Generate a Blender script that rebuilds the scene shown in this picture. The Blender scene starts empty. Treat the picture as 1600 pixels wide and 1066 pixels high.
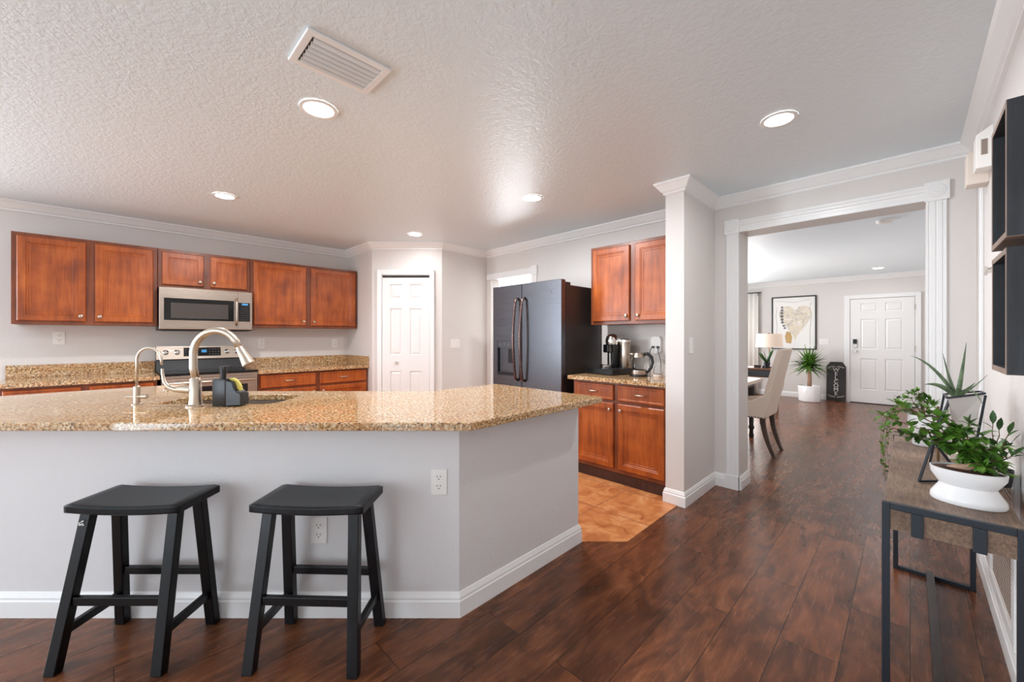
import bpy, bmesh, math, random
from mathutils import Vector, Matrix
R = math.radians
C = bpy.context.scene.collection
SC = bpy.context.scene
S2 = math.sqrt(.5)
H = 1.27            # eye height
CEIL = 2.44
random.seed(7)

# ------------------------------------------------------------------ camera
cam_d = bpy.data.cameras.new('camera'); cam = bpy.data.objects.new('camera', cam_d); C.objects.link(cam)
cam_d.sensor_width = 36; cam_d.lens = 622 / 1600 * 36; cam_d.shift_y = -7 / 1600; cam_d.clip_start = .05
cam.location = (0, 0, H); cam.rotation_euler = (R(90), 0, R(45))
SC.camera = cam
SC.view_settings.view_transform = 'Standard'; SC.view_settings.look = 'None'
SC.view_settings.gamma = 1; SC.view_settings.exposure = 1.38; SC.view_settings.use_curve_mapping = False
SC.cycles.use_denoising = True
SC.cycles.max_bounces = 10; SC.cycles.diffuse_bounces = 6; SC.cycles.glossy_bounces = 5; SC.cycles.transmission_bounces = 8
SC.cycles.transparent_max_bounces = 8
SC.cycles.caustics_reflective = False; SC.cycles.caustics_refractive = False
SC.cycles.sample_clamp_indirect = 6

# ------------------------------------------------------------------ world and daylight
w = bpy.data.worlds.new('world'); SC.world = w; w.use_nodes = True
w.node_tree.nodes['Background'].inputs[0].default_value = (.78, .88, 1, 1)
w.node_tree.nodes['Background'].inputs[1].default_value = 1.0

def area(name, loc, rot, sx, sy, power, col=(1, 1, 1), spread=180, shape='RECTANGLE'):
    d = bpy.data.lights.new(name, 'AREA'); d.shape = shape; d.size = sx
    if shape in ('RECTANGLE', 'ELLIPSE'): d.size_y = sy
    d.energy = power; d.color = col; d.spread = R(spread)
    o = bpy.data.objects.new(name, d); C.objects.link(o); o.location = loc; o.rotation_euler = rot
    return o
# daylight entering by the patio door behind the viewpoint, the dinette window, the laundry room window, the front room windows
area('patio_daylight', (-1.2, -4.42, 1.1), (R(90), 0, 0), 2.3, 2.0, 20, (.82, .92, 1))
area('dinette_daylight', (-5.42, -2.9, 1.4), (0, R(-90), 0), 1.4, 1.6, 95, (.82, .92, 1))
area('laundry_daylight', (-5.35, 5.36, 1.55), (R(-90), 0, 0), 1.1, 1.1, 60, (.88, .95, 1))
area('front_room_daylight', (-3.14, 7.2, 1.35), (0, R(-90), 0), 1.5, 2.6, 36, (.97, .97, 1))
area('front_window_daylight', (-2.72, 9.98, 1.4), (R(-90), 0, 0), .7, 1.5, 8, (1, .98, .95))

# ------------------------------------------------------------------ materials
def srgb(r, g, b):
    f = lambda c: (c / 255 / 12.92) if c / 255 <= .04045 else ((c / 255 + .055) / 1.055) ** 2.4
    return (f(r), f(g), f(b), 1)

class NT:
    def __init__(s, name):
        s.m = bpy.data.materials.new(name); s.m.use_nodes = True; s.t = s.m.node_tree
        s.b = s.t.nodes['Principled BSDF']
    def n(s, typ, **kw):
        nd = s.t.nodes.new(typ)
        for k, v in kw.items():
            if k.startswith('_'): setattr(nd, k[1:], v)
            else:
                nd.inputs[k.replace('9', ' ')].default_value = v
        return nd
    def l(s, a, b): s.t.links.new(a, b)
    def coord(s, scale=(1, 1, 1), rot=(0, 0, 0)):
        tc = s.n('ShaderNodeTexCoord'); mp = s.n('ShaderNodeMapping')
        mp.inputs['Scale'].default_value = scale; mp.inputs['Rotation'].default_value = rot
        s.l(tc.outputs['Object'], mp.inputs['Vector']); return mp.outputs[0]
    def noise(s, vec, scale, detail=4, rough=.5, dist=0):
        nd = s.n('ShaderNodeTexNoise', Scale=scale, Detail=detail, Roughness=rough, Distortion=dist)
        s.l(vec, nd.inputs['Vector']); return nd.outputs['Fac']
    def ramp(s, fac, stops, interp='LINEAR'):
        nd = s.n('ShaderNodeValToRGB'); e = nd.color_ramp; e.interpolation = interp
        while len(e.elements) < len(stops): e.elements.new(.5)
        for el, (p, c) in zip(e.elements, stops): el.position = p; el.color = c
        s.l(fac, nd.inputs[0]); return nd.outputs[0]
    def mix(s, f, a, b, mode='MIX'):
        nd = s.n('ShaderNodeMix'); nd.data_type = 'RGBA'; nd.blend_type = mode
        for v, i in ((f, 0), (a, 6), (b, 7)):
            if hasattr(v, 'links'): s.l(v, nd.inputs[i])
            else: nd.inputs[i].default_value = v
        return nd.outputs[2]
    def math(s, op, a, b=0):
        nd = s.n('ShaderNodeMath'); nd.operation = op
        for v, i in ((a, 0), (b, 1)):
            if hasattr(v, 'links'): s.l(v, nd.inputs[i])
            else: nd.inputs[i].default_value = v
        return nd.outputs[0]
    def bump(s, h, strength=.2, dist=.01):
        nd = s.n('ShaderNodeBump', Strength=strength, Distance=dist); s.l(h, nd.inputs['Height'])
        s.l(nd.outputs[0], s.b.inputs['Normal'])
    def set(s, **kw):
        for k, v in kw.items():
            k = k.replace('_', ' ')
            i = s.b.inputs[k]
            if hasattr(v, 'links'): s.l(v, i)
            else: i.default_value = v
        return s.m

def plain(name, col, rough=.5, metal=0, var=.04, scale=8, **kw):
    """solid colour with a slight uneven tone, so that no surface is perfectly flat"""
    t = NT(name); v = t.coord()
    f = t.noise(v, scale, 3)
    d = tuple(c * (1 - var * 2) for c in col[:3]) + (1,)
    t.set(Base_Color=t.mix(f, d, col), Roughness=rough, Metallic=metal)
    for k, x in kw.items(): t.b.inputs[k.replace('_', ' ')].default_value = x
    return t.m

def paint(name, col, rough, bs, bd, scale):
    t = NT(name); v = t.coord()
    h = t.noise(v, scale, 3, .6)
    t.set(Base_Color=t.mix(t.noise(v, 1.3, 2), col, tuple(c * .97 for c in col[:3]) + (1,)), Roughness=rough)
    t.bump(h, bs, bd); return t.m

M = {}
M['wall'] = paint('wall_paint', srgb(224, 219, 215), .55, .25, .004, 90)
M['island_paint'] = paint('island_paint', srgb(222, 220, 220), .5, .25, .006, 60)
def ceiling_mat():
    t = NT('knockdown_ceiling'); v = t.coord()
    n1 = t.noise(v, 42, 4, .55, .6)
    h = t.ramp(n1, [(.38, (0, 0, 0, 1)), (.62, (1, 1, 1, 1))])
    t.set(Base_Color=srgb(227, 237, 242), Roughness=.4)
    t.bump(h, .24, .006); return t.m
M['ceiling'] = ceiling_mat()
M['trim'] = plain('white_trim_gloss', srgb(240, 240, 239), .3, var=.01)
M['door'] = plain('white_door_paint', srgb(238, 237, 235), .35, var=.01)

def floor_mat():
    t = NT('walnut_planks'); tc = t.n('ShaderNodeTexCoord')
    sp = t.n('ShaderNodeSeparateXYZ'); t.l(tc.outputs['Object'], sp.inputs[0])
    cb = t.n('ShaderNodeCombineXYZ'); t.l(sp.outputs[1], cb.inputs[0]); t.l(sp.outputs[0], cb.inputs[1])
    br = t.n('ShaderNodeTexBrick'); br.offset = .37; br.offset_frequency = 2
    for k, x in dict(Scale=1, Mortar_Size=.0013, Mortar_Smooth=.1, Brick_Width=1.22, Row_Height=.196).items():
        br.inputs[k.replace('_', ' ')].default_value = x
    br.inputs['Color1'].default_value = (0, 0, 0, 1); br.inputs['Color2'].default_value = (1, 1, 1, 1); br.inputs['Mortar'].default_value = (.5, .5, .5, 1)
    t.l(cb.outputs[0], br.inputs['Vector'])
    # offset the figure per plank so that it breaks at the seams
    off = t.n('ShaderNodeVectorMath'); off.operation = 'SCALE'; t.l(br.outputs['Color'], off.inputs[0]); off.inputs['Scale'].default_value = 7
    add = t.n('ShaderNodeVectorMath'); t.l(cb.outputs[0], add.inputs[0]); t.l(off.outputs[0], add.inputs[1])
    mp = t.n('ShaderNodeMapping'); mp.inputs['Scale'].default_value = (1.0, 2.4, 1); t.l(add.outputs[0], mp.inputs[0])
    mp2 = t.n('ShaderNodeMapping'); mp2.inputs['Scale'].default_value = (3.5, 34, 1); t.l(add.outputs[0], mp2.inputs[0])
    big = t.noise(mp.outputs[0], 2.6, 5, .62, 1.6)
    fine = t.noise(mp2.outputs[0], 1.6, 5, .65, .5)
    f = t.math('ADD', t.math('MULTIPLY', big, .72), t.math('MULTIPLY', fine, .28))
    col = t.ramp(f, [(.28, srgb(54, 31, 20)), (.44, srgb(88, 52, 33)), (.56, srgb(118, 71, 45)), (.72, srgb(144, 92, 60))])
    tone = t.ramp(br.outputs['Color'], [(0, (.78, .78, .78, 1)), (1, (1.12, 1.08, 1.04, 1))])
    col = t.mix(1.0, col, tone, 'MULTIPLY')
    col = t.mix(br.outputs['Fac'], col, srgb(20, 11, 8))
    rr = t.ramp(fine, [(.3, (.26, .26, .26, 1)), (.7, (.28, .28, .28, 1))])
    t.set(Base_Color=col, Roughness=rr)
    rip = t.noise(mp2.outputs[0], .9, 2, .5, .5)
    t.b.inputs['Specular IOR Level'].default_value = .4
    h = t.math('SUBTRACT', 1.0, br.outputs['Fac'])
    t.bump(h, .08, .001); return t.m
M['floor'] = floor_mat()

def tile_mat():
    t = NT('terracotta_tile'); tc = t.n('ShaderNodeTexCoord')
    mp = t.n('ShaderNodeMapping'); mp.inputs['Location'].default_value = (1.655, -2.53 + .45 * 8, 0); t.l(tc.outputs['Object'], mp.inputs[0])
    br = t.n('ShaderNodeTexBrick'); br.offset = 0
    for k, x in dict(Scale=1, Mortar_Size=.004, Brick_Width=.45, Row_Height=.45).items(): br.inputs[k.replace('_', ' ')].default_value = x
    br.inputs['Color1'].default_value = (0, 0, 0, 1); br.inputs['Color2'].default_value = (1, 1, 1, 1)
    t.l(mp.outputs[0], br.inputs['Vector'])
    n = t.noise(tc.outputs['Object'], 7, 6, .65, .8)
    col = t.ramp(n, [(.32, srgb(168, 96, 52)), (.5, srgb(204, 132, 78)), (.66, srgb(220, 160, 108))])
    col = t.mix(br.outputs['Fac'], col, srgb(160, 104, 70))
    t.set(Base_Color=col, Roughness=.33)
    t.bump(t.math('SUBTRACT', 1, br.outputs['Fac']), .3, .002); return t.m
M['tile'] = tile_mat()

def granite_mat():
    t = NT('gold_granite'); v = t.coord()
    n1 = t.noise(v, 78, 5, .7, .3); n2 = t.noise(v, 115, 3, .6); n3 = t.noise(v, 9, 3, .5, .5)
    vo = t.n('ShaderNodeTexVoronoi', Scale=170); t.l(v, vo.inputs['Vector'])
    base = t.ramp(n1, [(.36, srgb(84, 56, 38)), (.43, srgb(160, 116, 70)), (.52, srgb(206, 168, 116)), (.62, srgb(232, 218, 190))])
    base = t.mix(t.ramp(n3, [(.4, (0, 0, 0, 1)), (.65, (.35, .35, .35, 1))]), base, srgb(190, 126, 68))
    dark = t.ramp(n2, [(.37, (1, 1, 1, 1)), (.43, (0, 0, 0, 1))])
    base = t.mix(dark, base, srgb(48, 38, 34))
    lt = t.ramp(vo.outputs['Distance'], [(.12, (.5, .5, .5, 1)), (.2, (0, 0, 0, 1))])
    base = t.mix(lt, base, srgb(206, 196, 178))
    t.set(Base_Color=base, Roughness=.035); t.b.inputs['IOR'].default_value = 1.75
    return t.m
M['granite'] = granite_mat()

def wood(name, dark, mid, light, rough=.3, axis='z', fine=1, coat=.1):
    sc = {'z': (14, 14, 1.2), 'x': (1.2, 14, 14), 'y': (14, 1.2, 14)}[axis]
    t = NT(name); v = t.coord(tuple(s * fine for s in sc)); v2 = t.coord((1, 1, 1))
    n1 = t.noise(v, 2.2, 5, .6, .8); n2 = t.noise(v2, 5, 3, .5)
    f = t.math('ADD', t.math('MULTIPLY', n1, .5), t.math('MULTIPLY', n2, .5))
    t.set(Base_Color=t.ramp(f, [(.34, dark), (.5, mid), (.66, light)]), Roughness=rough)
    t.b.inputs['Coat Weight'].default_value = coat; t.b.inputs['Coat Roughness'].default_value = .25
    return t.m
M['cherry'] = wood('cherry_wood', srgb(124, 56, 20), srgb(164, 80, 27), srgb(188, 100, 40), .38)
M['cherry_dark'] = wood('cherry_frame_wood', srgb(92, 44, 24), srgb(122, 62, 32), srgb(142, 76, 40), .38)
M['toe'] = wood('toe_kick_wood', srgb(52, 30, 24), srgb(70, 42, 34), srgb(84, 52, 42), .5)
M['console_wood'] = wood('weathered_oak', srgb(78, 60, 48), srgb(120, 96, 78), srgb(156, 132, 112), .5, 'y', 5, 0)
M['desk_wood'] = wood('desk_walnut', srgb(70, 44, 32), srgb(104, 70, 52), srgb(128, 92, 70), .45, 'x', 1, 0)
M['chair_wood'] = wood('chair_leg_wood', srgb(58, 44, 38), srgb(82, 66, 58), srgb(104, 88, 78), .5, 'z', 1, 0)

def steel(name, col, rough, axis='z'):
    sc = {'z': (1, 1, 160), 'x': (160, 1, 1), 'h': (3, 3, 260)}[axis]
    t = NT(name); v = t.coord(sc); n = t.noise(v, 3, 3)
    t.set(Base_Color=col, Metallic=1.0, Roughness=t.ramp(n, [(.3, (rough * .8,) * 3 + (1,)), (.7, (rough * 1.25,) * 3 + (1,))]))
    return t.m
M['steel'] = steel('brushed_steel', srgb(182, 168, 155), .3)
M['nickel'] = steel('brushed_nickel', srgb(192, 178, 162), .36)
M['chrome'] = plain('polished_chrome', srgb(226, 222, 216), .12, 1, .02)
M['blacksteel'] = steel('slate_black_steel', srgb(112, 114, 120), .33)
M['bronze'] = steel('bronze_handle', srgb(112, 92, 88), .28)
M['fridge_side'] = plain('fridge_side_dark', srgb(46, 38, 36), .4)
M['blackgloss'] = plain('black_glass', srgb(14, 14, 16), .06, var=.1)
M['blackplastic'] = plain('black_plastic', srgb(26, 27, 30), .35, var=.1)
M['greyglass'] = plain('oven_window_grey', srgb(74, 68, 64), .12)
M['slatebottle'] = plain('matte_slate_ceramic', srgb(36, 41, 46), .28)
M['stool'] = wood('black_stained_wood', srgb(4, 4, 5), srgb(8, 8, 9), srgb(13, 13, 15), .32, 'z', 1, 0)
M['stool'].node_tree.nodes['Principled BSDF'].inputs['Specular IOR Level'].default_value = .25
M['stool2'] = wood('worn_black_wood', srgb(8, 9, 11), srgb(16, 17, 20), srgb(32, 35, 40), .34, 'z', 1, 0)
M['stool2'].node_tree.nodes['Principled BSDF'].inputs['Specular IOR Level'].default_value = .35
M['blackmetal'] = plain('blackened_metal', srgb(40, 46, 54), .42, .3, .1)
M['shelf_black'] = wood('black_oak_veneer', srgb(26, 28, 31), srgb(38, 41, 45), srgb(50, 54, 58), .55, 'z', 2.5, 0)
M['shelf_edge'] = wood('raw_shelf_edge', srgb(120, 98, 86), srgb(146, 124, 110), srgb(164, 142, 128), .6, 'z', 1, 0)
M['plastic_white'] = plain('white_plastic', srgb(240, 238, 234), .35, var=.01)
M['plastic_cream'] = plain('cream_plastic', srgb(226, 214, 202), .45, var=.02)
M['slot'] = plain('dark_slot', srgb(50, 48, 46), .6)
M['ceramic'] = plain('white_ceramic', srgb(240, 240, 240), .12, var=.01)
M['frosted'] = plain('grey_white_planter', srgb(205, 198, 192), .4)
def fabric():
    t = NT('beige_linen'); v = t.coord(); n = t.noise(v, 260, 2)
    t.set(Base_Color=t.mix(n, srgb(226, 208, 190), srgb(240, 226, 212)), Roughness=.9); t.bump(n, .2, .001); return t.m
M['linen'] = fabric()
M['curtain'] = plain('sheer_curtain', srgb(248, 244, 238), .85, var=.02)
M['shade'] = NT('lamp_shade_linen').set(Base_Color=srgb(232, 214, 200), Roughness=.8, Emission_Color=srgb(255, 226, 200), Emission_Strength=.1)
M['table_white'] = plain('pale_table_top', srgb(218, 204, 192), .35)
M['dark_wood'] = wood('dark_leg_wood', srgb(24, 17, 15), srgb(36, 26, 22), srgb(50, 38, 32), .4)
M['soil'] = plain('potting_soil', srgb(84, 52, 34), .95, var=.35, scale=120)
def leafmat(name, a, b, rough=.4):
    t = NT(name); v = t.coord(); n = t.noise(v, 28, 3)
    t.set(Base_Color=t.ramp(n, [(.35, a), (.65, b)]), Roughness=rough)
    t.b.inputs['Subsurface Weight'].default_value = 0
    return t.m
M['leaf'] = leafmat('glossy_green_leaf', srgb(42, 82, 26), srgb(104, 150, 52))
M['leaf_dark'] = leafmat('dark_green_leaf', srgb(28, 58, 26), srgb(62, 104, 44))
M['aloe'] = leafmat('grey_green_succulent', srgb(72, 94, 66), srgb(112, 134, 98), .5)
M['yucca'] = leafmat('palm_green', srgb(48, 92, 30), srgb(110, 156, 60))
M['stem'] = plain('brown_stem', srgb(110, 82, 50), .8)
M['trunk'] = plain('pale_trunk', srgb(186, 150, 126), .8)
M['sign'] = plain('charcoal_board', srgb(52, 48, 48), .6)
M['sign_white'] = plain('sign_lettering', srgb(236, 234, 230), .6)
M['paper'] = plain('art_paper', srgb(240, 238, 234), .5, var=.01)
def motif():
    t = NT('agate_watercolour'); v = t.coord((1, 1, 1)); n = t.noise(v, 7, 6, .65, 1.4); n2 = t.noise(v, 30, 4, .6, 1)
    c = t.ramp(n, [(.34, srgb(176, 166, 156)), (.44, srgb(218, 210, 200)), (.53, srgb(224, 212, 184)), (.62, srgb(236, 232, 226))])
    t.set(Base_Color=t.mix(t.ramp(n2, [(.55, (0, 0, 0, 1)), (.7, (.5, .5, .5, 1))]), c, srgb(150, 140, 132)), Roughness=.5); return t.m
M['motif'] = motif()
M['ochre'] = plain('ochre_paint', srgb(214, 176, 110), .5, var=.2)
M['ink'] = plain('grey_ink', srgb(120, 118, 118), .5, var=.2)
M['yellow'] = plain('yellow_sponge', srgb(216, 206, 110), .8)
def emit(name, col, s):
    t = NT(name); return t.set(Base_Color=col, Emission_Color=col, Emission_Strength=s, Roughness=.5)
M['bulb'] = emit('lit_lens', (1, .96, .9, 1), 9)
M['display'] = emit('blue_display', srgb(60, 130, 180), .35)
M['daypane'] = emit('daylit_pane', (.95, .98, 1, 1), 3.0)
def glassmat():
    t = NT('clear_glass'); t.set(Base_Color=(.97, .98, .98, 1), Roughness=.02); t.b.inputs['Transmission Weight'].default_value = 1; t.b.inputs['IOR'].default_value = 1.25; return t.m
M['glass'] = glassmat()
M['perf'] = plain('perforated_beige', srgb(196, 178, 164), .5)

# ------------------------------------------------------------------ mesh helpers
def NB(): return bmesh.new()
def obj(name, bm, mat, parent=None, smooth=False, bevel=0, seg=2):
    me = bpy.data.meshes.new(name)
    bmesh.ops.recalc_face_normals(bm, faces=bm.faces)
    bm.to_mesh(me); bm.free(); me.materials.append(M[mat])
    o = bpy.data.objects.new(name, me); C.objects.link(o)
    if parent: o.parent = parent
    if smooth:
        for p in me.polygons: p.use_smooth = True
        if smooth != 'all':
            try: me.set_sharp_from_angle(angle=R(40))
            except Exception: pass
    if bevel:
        md = o.modifiers.new('bevel', 'BEVEL'); md.width = bevel; md.segments = seg; md.limit_method = 'ANGLE'; md.angle_limit = R(35)
        md.harden_normals = False
    return o
def tag(o, label, cat, group=None):
    o['label'] = label; o['category'] = cat
    if group: o['group'] = group
    return o
def thing(name, label, cat, loc=(0, 0, 0), rz=0, group=None):
    o = bpy.data.objects.new(name, None); C.objects.link(o); o.empty_display_size = .05
    o.location = loc; o.rotation_euler = (0, 0, R(rz)); return tag(o, label, cat, group)
def struct(name, bm, mat, parent=None, **kw):
    o = obj(name, bm, mat, parent, **kw)
    if not parent: o['kind'] = 'structure'
    return o
def sempty(name, loc=(0, 0, 0), rz=0):
    o = bpy.data.objects.new(name, None); C.objects.link(o); o.location = loc; o.rotation_euler = (0, 0, R(rz)); o['kind'] = 'structure'; return o
def c2w(X, Y, z=0): return ((X - Y) * S2, (X + Y) * S2, z)
def copy_tree(o, parent=None):
    c = o.copy(); C.objects.link(c); c.parent = parent
    for ch in list(o.children): copy_tree(ch, c)
    return c

def box(bm, a, b):
    x0, y0, z0 = (min(a[i], b[i]) for i in range(3)); x1, y1, z1 = (max(a[i], b[i]) for i in range(3))
    v = [bm.verts.new(p) for p in ((x0, y0, z0), (x1, y0, z0), (x1, y1, z0), (x0, y1, z0), (x0, y0, z1), (x1, y0, z1), (x1, y1, z1), (x0, y1, z1))]
    for f in ((0, 3, 2, 1), (4, 5, 6, 7), (0, 1, 5, 4), (1, 2, 6, 5), (2, 3, 7, 6), (3, 0, 4, 7)): bm.faces.new([v[i] for i in f])
    return bm
def loft(bm, rings, close=True, cap=True):
    vs = [[bm.verts.new(p) for p in r] for r in rings]
    n = len(vs[0])
    for a, b in zip(vs, vs[1:]):
        for i in range(n if close else n - 1):
            j = (i + 1) % n
            bm.faces.new((a[i], a[j], b[j], b[i]))
    if cap and close:
        bm.faces.new(list(reversed(vs[0]))); bm.faces.new(vs[-1])
    return bm
def frame_of(d):
    d = Vector(d).normalized(); up = Vector((0, 0, 1)) if abs(d.z) < .95 else Vector((1, 0, 0))
    u = d.cross(up).normalized(); return u, u.cross(d).normalized()
def cyl(bm, p0, p1, r0, r1=None, n=20):
    r1 = r0 if r1 is None else r1; p0 = Vector(p0); p1 = Vector(p1); u, v = frame_of(p1 - p0)
    return loft(bm, [[p + (u * math.cos(2 * math.pi * i / n) + v * math.sin(2 * math.pi * i / n)) * r for i in range(n)] for p, r in ((p0, r0), (p1, r1))])
def tube(bm, pts, r, n=12):
    pts = [Vector(p) for p in pts]; rs = r if isinstance(r, (list, tuple)) else [r] * len(pts)
    rings = []; u = None
    for i, p in enumerate(pts):
        d = (pts[min(i + 1, len(pts) - 1)] - pts[max(i - 1, 0)]).normalized()
        if u is None: u, v = frame_of(d)
        else:
            u = (u - d * u.dot(d)).normalized()
        v = d.cross(u)
        rings.append([p + (u * math.cos(2 * math.pi * k / n) + v * math.sin(2 * math.pi * k / n)) * rs[i] for k in range(n)])
    return loft(bm, rings)
def bar(bm, p0, p1, w, h):
    """square-section bar between two points"""
    p0 = Vector(p0); p1 = Vector(p1); u, v = frame_of(p1 - p0)
    return loft(bm, [[p + u * a * w / 2 + v * b * h / 2 for a, b in ((-1, -1), (1, -1), (1, 1), (-1, 1))] for p in (p0, p1)])
def lathe(bm, prof, c=(0, 0), n=32, sy=1):
    return loft(bm, [[(c[0] + r * math.cos(2 * math.pi * i / n), c[1] + sy * r * math.sin(2 * math.pi * i / n), z) for i in range(n)] for r, z in prof])
def prism(bm, pts, z0, z1):
    return loft(bm, [[(x, y, z) for x, y in pts] for z in (z0, z1)])
def prism_xz(bm, pts, y0, y1):
    return loft(bm, [[(x, y, z) for x, z in pts] for y in (y0, y1)])
def arc(c, r, a0, a1, n, plane='xz'):
    out = []
    for i in range(n + 1):
        a = R(a0 + (a1 - a0) * i / n)
        p = (c[0] + r * math.cos(a), c[1], c[2] + r * math.sin(a)) if plane == 'xz' else (c[0], c[1] + r * math.cos(a), c[2] + r * math.sin(a))
        out.append(p)
    return out
def plate(bm, outer, holes, z0, z1):
    """flat plate with holes; outer and holes are lists of 2D points; thickness z0..z1"""
    for z in (z0, z1):
        es = []
        for loop in [outer] + holes:
            vs = [bm.verts.new((x, y, z)) for x, y in loop]
            for i in range(len(vs)): es.append(bm.edges.new((vs[i], vs[(i + 1) % len(vs)])))
        bmesh.ops.triangle_fill(bm, edges=es, use_beauty=True)
    for loop in [outer] + holes:
        a = [bm.verts.new((x, y, z0)) for x, y in loop]; b = [bm.verts.new((x, y, z1)) for x, y in loop]
        for i in range(len(a)):
            j = (i + 1) % len(a); bm.faces.new((a[i], a[j], b[j], b[i]))
    bmesh.ops.remove_doubles(bm, verts=bm.verts, dist=1e-5)
    return bm
def rect(x0, z0, x1, z1): return [(x0, z0), (x1, z0), (x1, z1), (x0, z1)]
def rot_plate(bm):
    """turn a plate built in xy into the xz plane: (x, y, z) -> (x, -z, y); its z1 side faces -y"""
    for v in bm.verts: v.co = Vector((v.co.x, -v.co.z, v.co.y))
    return bm
def rrect(x0, y0, x1, y1, r, n=4):
    out = []
    for cx, cy, a in ((x1 - r, y1 - r, 0), (x0 + r, y1 - r, 90), (x0 + r, y0 + r, 180), (x1 - r, y0 + r, 270)):
        for i in range(n + 1):
            t = R(a + 90 * i / n); out.append((cx + r * math.cos(t), cy + r * math.sin(t)))
    return out
def sweep(bm, path, prof, side=1, closed=False):
    """sweep profile (offset from the wall, z) along a 2D path with mitred corners; side 1 = to the right of the walk"""
    P = [Vector(p) for p in path]; rings = []
    for i, p in enumerate(P):
        def nrm(a, b):
            d = (b - a).normalized(); return Vector((d.y, -d.x)) * side
        if i == 0: m = nrm(P[0], P[1])
        elif i == len(P) - 1: m = nrm(P[-2], P[-1])
        else:
            a = nrm(P[i - 1], p); b = nrm(p, P[i + 1]); m = (a + b) / (1 + a.dot(b))
        rings.append([(p.x + m.x * o, p.y + m.y * o, z) for o, z in prof])
    return loft(bm, rings)
def ring_panel(bm, x0, z0, x1, z1, prof, y0=0, back=True):
    """nested rectangles: prof = [(inset, outward depth)]; front faces -y"""
    rings = [[(x0 + i, y0 - d, z0 + i), (x1 - i, y0 - d, z0 + i), (x1 - i, y0 - d, z1 - i), (x0 + i, y0 - d, z1 - i)] for i, d in prof]
    if back: return loft(bm, rings)
    loft(bm, rings, cap=False); bm.faces.new([bm.verts.new(p) for p in rings[-1]]); return bm

CROWN = [(0, CEIL), (.068, CEIL), (.068, CEIL - .012), (.058, CEIL - .02), (.045, CEIL - .036), (.026, CEIL - .062), (.014, CEIL - .07), (.014, CEIL - .084), (0, CEIL - .09)]
BASE = [(0, 0), (.016, 0), (.016, .072), (.012, .078), (.012, .088), (.007, .1), (.004, .108), (0, .11)]

# ================================================================== THE SETTING
WY = 3.65; RX = .28; KX = -5.48; PY = 2.28
A = (-4.749, PY); B = (-4.139, 2.90)
FY = 10.12
T = .12
struct('floor', box(NB(), (-6.4, -4.7, -.1), (.7, 10.4, 0)), 'floor')
tile_poly = [(-1.235, 3.2), (-1.235, 2.244), (-1.44, 2.04), (-1.7, 1.0), (-3.6, -.9), (KX, -.9), (KX, PY), (-4.749, PY), (-4.139, 2.90), (-4.139, WY), (-1.235, WY)]
struct('floor_kitchen', prism(NB(), tile_poly, 0, .004), 'tile')
struct('ceiling', box(NB(), (-6.4, -4.7, CEIL), (.7, 10.4, CEIL + .1)), 'ceiling')
# the left kitchen wall with the dinette window further back
def wall_x(name, x0, x1, y0, y1, holes=()):      # wall normal to x with openings (y0, z0, y1, z1)
    bm = NB(); plate(bm, rect(y0, 0, y1, CEIL), [rect(*h) for h in holes], 0, x1 - x0)
    for v in bm.verts: v.co = Vector((x0 + v.co.z, v.co.x, v.co.y))
    return struct(name, bm, 'wall')
def wall_y(name, y0, y1, x0, x1, pts=None, holes=()):
    bm = NB(); plate(bm, pts or rect(x0, 0, x1, CEIL), [rect(*h) for h in holes], 0, y1 - y0)
    for v in bm.verts: v.co = Vector((v.co.x, y0 + v.co.z, v.co.y))
    return struct(name, bm, 'wall')
wall_x('wall_kitchen', KX - T, KX, -4.6, PY, [(-3.7, .7, -2.1, 2.1)])
wall_y('wall_return', PY, PY + T, KX - T, A[0])
bm = NB(); d = (-T * S2, T * S2)
prism(bm, [A, B, (B[0] + d[0], B[1] + d[1]), (A[0] + d[0], A[1] + d[1])], 0, CEIL); struct('wall_pantry', bm, 'wall')
wall_x('wall_pantry_side', B[0] - T, B[0], B[1], WY)
DX0, DX1 = -4.03, -3.30
wall_y('wall_fridge', WY, WY + T, B[0] - T, -1.33, [(B[0] - T, 0), (DX0, 0), (DX0, 2.04), (DX1, 2.04), (DX1, 0), (-1.33, 0), (-1.33, CEIL), (B[0] - T, CEIL)])
struct('wall_column', box(NB(), (-1.33, 3.0, 0), (-1.19, WY, CEIL)), 'wall')
OX0, OX1, OZ = -.998, .072, 2.135
WB = 3.90
wall_y('wall_opening', WY, WB, -1.33, RX, [(-1.33, 0), (OX0, 0), (OX0, OZ), (OX1, OZ), (OX1, 0), (RX, 0), (RX, CEIL), (-1.33, CEIL)])
wall_x('wall_right', RX, RX + T, -4.6, WB)
wall_y('wall_back', -4.6, -4.48, KX, RX, [(KX, 0), (-2.4, 0), (-2.4, 2.1), (0, 2.1), (0, 0), (RX, 0), (RX, CEIL), (KX, CEIL)])
wall_y('wall_far', FY, FY + T, -3.3, .57)
wall_x('wall_front_room_left', -3.3, -3.2, WY + T, FY, [(5.8, .5, 8.6, 2.15)])
wall_x('wall_front_room_right', .45, .57, WB, FY)
wall_x('wall_laundry_left', -6.3, -6.2, WY + T, 5.5); wall_y('wall_laundry', 5.4, 5.5, -6.3, -3.3); wall_y('wall_laundry_front', WY, WY + T, -6.3, B[0] - T)
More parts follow.
